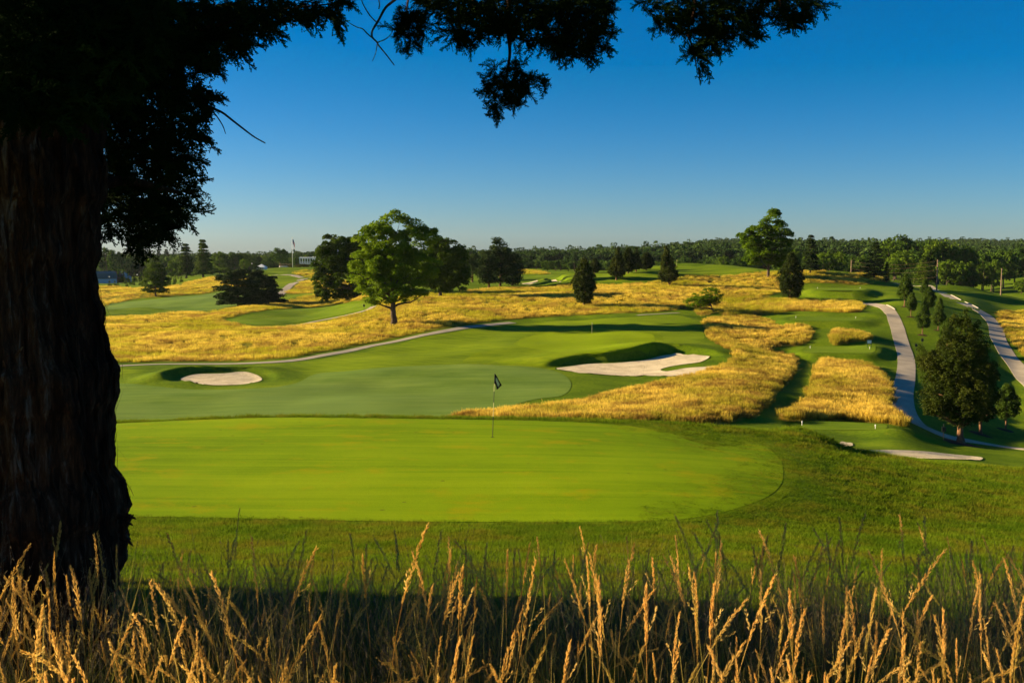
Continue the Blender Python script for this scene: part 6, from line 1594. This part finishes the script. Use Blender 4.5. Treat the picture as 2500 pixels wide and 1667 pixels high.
# ================================================================== TALL GRASS AT THE CAMERA'S FEET
M_stalk = grassmat('seed_grass', (.05, .10, .008), (.26, .26, .03), (.86, .57, .17), 1, trans=.5, alt=(.66, .42, .10), nscale=1.3)
M_leafg = grassmat('tall_grass_leaves', (.016, .045, .006), (.060, .115, .012), (.12, .16, .025), 1, trans=.35, alt=(.13, .12, .03), nscale=.8)
M_misty = grassmat('fine_panicle_grass', (.025, .050, .012), (.085, .090, .040), (.20, .15, .10), 1, trans=.3)
def stalk(seed, H, droop, head=.20, hw=.0065, stem=.0012):
    hw = hw * .6
    """one seed stalk: arched stem with a narrow branched panicle of small spikelets"""
    r = np.random.default_rng(seed); V = []; Q = []; n = 0
    a = r.uniform(0, 6.28); ns = 14; t = np.linspace(0, 1, ns)
    bx = np.cos(a) * droop * H * t ** 2.6; by = np.sin(a) * droop * H * t ** 2.6; bz_ = H * (t - .35 * droop * t ** 4)
    wob = np.cumsum(r.normal(0, .0022, (ns, 2)), 0)
    P_ = np.column_stack([bx + wob[:, 0], by + wob[:, 1], bz_])
    v, q = tube(P_, np.linspace(stem, stem * .45, ns), 3); V.append(v); Q.append(q); n = len(v)
    hs = 1 - head / H
    m = int(84 + r.integers(0, 24)); br = r.uniform(.3, 1.0)
    for k in range(m):
        s = hs + (1 - hs) * (k + r.uniform(0, 1)) / m; p = np.array([np.interp(s, t, P_[:, c]) for c in range(3)]); p2 = np.array([np.interp(min(1, s + .02), t, P_[:, c]) for c in range(3)])
        d = p2 - p; d = d / (np.linalg.norm(d) + 1e-9) if np.linalg.norm(d) > 1e-6 else np.array((0, 0, 1.0))
        w = (s - hs) / (1 - hs); off = r.normal(0, 1, 3); off -= d * off.dot(d); off /= np.linalg.norm(off) + 1e-9
        rad = hw * (math.sin(math.pi * min(1, w * .9 + .08)) ** .7) * (1 + .9 * br * math.sin(k * .9) ** 2)
        dd = d + off * .30; dd /= np.linalg.norm(dd); L = r.uniform(.009, .017); sd = np.cross(dd, r.normal(0, 1, 3)); sd /= np.linalg.norm(sd) + 1e-9; u = np.cross(dd, sd)
        c = p + off * rad * r.uniform(.2, 1); ww = r.uniform(.0011, .0021)
        vv = np.array([c, c + dd*L*.5 + sd*ww, c + dd*L, c + dd*L*.5 - sd*ww, c + dd*L*.5 + u*ww, c + dd*L*.5 - u*ww])
        V.append(vv); Q.append(np.array([(n, n+1, n+2, n+3), (n, n+4, n+2, n+5)])); n += 6
    if r.uniform() < .7:      # a side branch of the panicle
        s = hs + .1 * (1 - hs); p = np.array([np.interp(s, t, P_[:, c]) for c in range(3)]); off = np.array((r.normal(0, 1), r.normal(0, 1), 1.6)); off /= np.linalg.norm(off)
        for k in range(14):
            c = p + off * (.02 + k * .0045) + r.normal(0, .0016, 3); dd = off + r.normal(0, .3, 3); dd /= np.linalg.norm(dd); sd = np.cross(dd, r.normal(0, 1, 3)); sd /= np.linalg.norm(sd) + 1e-9
            L = .012; ww = .002; vv = np.array([c, c + dd*L*.5 + sd*ww, c + dd*L, c + dd*L*.5 - sd*ww]); V.append(vv); Q.append(np.array([(n, n+1, n+2, n+3)])); n += 4
    return np.concatenate(V), [np.concatenate(Q)], [0]
SV_ = [stalk(200 + k, H, dr, hd, hw_) for k, (H, dr, hd, hw_) in enumerate([(1.0, .12, .20, .0065), (.92, .30, .17, .006), (1.05, .20, .22, .007), (.85, .5, .18, .0065), (.98, .08, .15, .0055), (.9, .4, .2, .007), (1.08, .16, .24, .0065), (.78, .25, .16, .006)])]
r = np.random.default_rng(31)
def strew(n, y0, y1, wide=.62, pw=1.0, seed=1, x0=None):
    r = np.random.default_rng(seed); y = y0 + (y1 - y0) * r.uniform(0, 1, n) ** pw; x = r.uniform(-1, 1.3, n) * (wide * y + .3)
    return x, y, ground(x, y)
def no_trunk(x, y): return np.hypot(x - bxx, y - TD) > .55
# seed stalks, lit
x, y, z_ = strew(2600, 1.7, 4.2, seed=41, pw=.8)
cl_ = vnoise(x, y, .55, 7); k = (cl_ > -.25 + r.normal(0, .35, len(x))) & no_trunk(x, y); x, y, z_ = x[k], y[k], z_[k]
s_ = r.uniform(.66, 1.08, len(x)) * np.interp(y, [1.5, 2.4, 3.9], [.84, .94, .92]) * (1 + .06 * vnoise(x, y, .9, 9))
o = scatter('seed_grass', np.column_stack([x, y, z_]), np.column_stack([r.normal(0, .13, len(x)), r.normal(.03, .13, len(x)), r.uniform(0, 6.28, len(x))]), np.column_stack([s_ * r.uniform(.55, 1.05, len(s_)), s_ * r.uniform(.55, 1.05, len(s_)), s_]), SV_, [M_stalk], 'golden seed heads of tall grass lit by low sun in the foreground')
with_hh(o, lambda co: np.clip(co[:, 2] / .95, 0, 1))
# plain dry golden stems between the seed heads
M_dry = grassmat('dry_stems', (.06, .10, .010), (.26, .26, .03), (.62, .46, .12), 1, trans=.45)
DV = []; rd_ = np.random.default_rng(61)
for k in range(4):
    v, q = blades(9, .14, .55, 1.02, .0034, rd_, .30, 6, curl=.3); DV.append((v, [q], [0]))
x, y, z_ = strew(480, 1.7, 4.4, seed=47, pw=.8); k = no_trunk(x, y); x, y, z_ = x[k], y[k], z_[k]; s_ = r.uniform(.6, .95, len(x))
o = scatter('dry_grass', np.column_stack([x, y, z_]), np.column_stack([r.normal(0, .12, len(x)), r.normal(0, .12, len(x)), r.uniform(0, 6.28, len(x))]), np.column_stack([s_, s_, s_]), DV, [M_dry], 'thin dry golden stems tangled among the seed heads')
with_hh(o, lambda co: np.clip(co[:, 2] / .9, 0, 1))
# leafy undergrowth
LV = []
rl = np.random.default_rng(51)
for k in range(5):
    v, q = blades(44, .13, .35, .80, .0065, rl, .42, 5, curl=.45); LV.append((v, [q], [0]))
x, y, z_ = strew(3500, 1.4, 6.6, seed=43, pw=.85); k = no_trunk(x, y); x, y, z_ = x[k], y[k], z_[k]
s_ = r.uniform(.55, .95, len(x)) * np.interp(y, [1.3, 3.5, 5.0, 6.6], [.75, .80, .68, .35])
o = scatter('tall_grass', np.column_stack([x, y, z_]), np.column_stack([r.normal(0, .12, len(x)), r.normal(0, .12, len(x)), r.uniform(0, 6.28, len(x))]), np.column_stack([s_, s_, s_]), LV, [M_leafg], 'dark green tall grass undergrowth below the seed heads')
with_hh(o, lambda co: np.clip(co[:, 2] / .75, 0, 1))
# fine misty panicles behind
FP = []
for k in range(5):
    rf_ = np.random.default_rng(300 + k); VV = []; QQ = []; n = 0
    for q in range(16):
        H = rf_.uniform(.65, 1.05); a = rf_.uniform(0, 6.28); R_0 = .16 * math.sqrt(rf_.uniform()); bx0, by0 = R_0 * math.cos(a), R_0 * math.sin(a); l_ = rf_.normal(0, .12, 2)
        t = np.linspace(0, 1, 6)[:, None]; P_ = np.hstack([bx0 + l_[0] * t ** 2, by0 + l_[1] * t ** 2, H * t]); v, qq = tube(P_, np.linspace(.0011, .0005, 6), 3); VV.append(v); QQ.append(qq + n); n += len(v)
        for m_ in range(16):
            s = rf_.uniform(.62, 1.0); p = np.array([np.interp(s, t[:, 0], P_[:, c]) for c in range(3)]); dd = np.array((rf_.normal(0, .5), rf_.normal(0, .5), 1.0)); dd /= np.linalg.norm(dd); L = rf_.uniform(.02, .05) * (1.25 - s)
            e = p + dd * L * 1.6; w = .0012; sd = np.cross(dd, rf_.normal(0, 1, 3)); sd /= np.linalg.norm(sd)
            VV.append(np.array([p, p + dd*L + sd*w, e, p + dd*L - sd*w])); QQ.append(np.array([(n, n+1, n+2, n+3)])); n += 4
    FP.append((np.concatenate(VV), [np.concatenate(QQ)], [0]))
x, y, z_ = strew(1150, 3.0, 7.6, seed=44, pw=1.0)
k = no_trunk(x, y) & (vnoise(x, y, 1.8, 3) > -.5 + r.normal(0, .3, len(x))); x, y, z_ = x[k], y[k], z_[k]
s_ = r.uniform(.7, 1.1, len(x)) * np.interp(y, [3.2, 5, 7.6], [.85, .8, .6])
o = scatter('panicle_grass', np.column_stack([x, y, z_]), np.column_stack([r.normal(0, .1, len(x)), r.normal(0, .1, len(x)), r.uniform(0, 6.28, len(x))]), np.column_stack([s_, s_, s_]), FP, [M_misty], 'misty fine grass panicles in the shade behind the seed heads')
with_hh(o, lambda co: np.clip(co[:, 2] / .95, 0, 1))

# neighbouring cedars just left of the view; their shade lies over the near tall grass
for k, (x_, y_, w_, h_, lab) in enumerate([(-10.6, 8.6, .85, .80, 'cedar standing left of the old cedar just outside the view'), (-12.8, 11.8, .75, .60, 'second cedar farther left outside the view'), (-14.5, 14.2, .5, .42, 'small third cedar farthest left outside the view')]):
    o = copy_tree((cedar_a, pine_b, pine_b)[k], (x_, y_, gz(x_, y_) - .1), (w_, w_, h_), 1.0 + k, lab)
    o['group'] = 'cedars left of the view'
# thin morning haze
HZ = MB(); HZ.box((0, 1150, 10), (2600, 2250, 45)); hz_ = newmat('morning_haze')
pv = N(hz_[1], 'ShaderNodeVolumePrincipled'); pv.inputs['Color'].default_value = (.80, .88, 1.0, 1); pv.inputs['Density'].default_value = .00002; pv.inputs['Anisotropy'].default_value = .2
hz_[1].links.new(pv.outputs[0], hz_[2].inputs['Volume'])
o = HZ.build('haze', [hz_[0]]); o['kind'] = 'stuff'; o['label'] = 'thin pale haze over the whole valley'
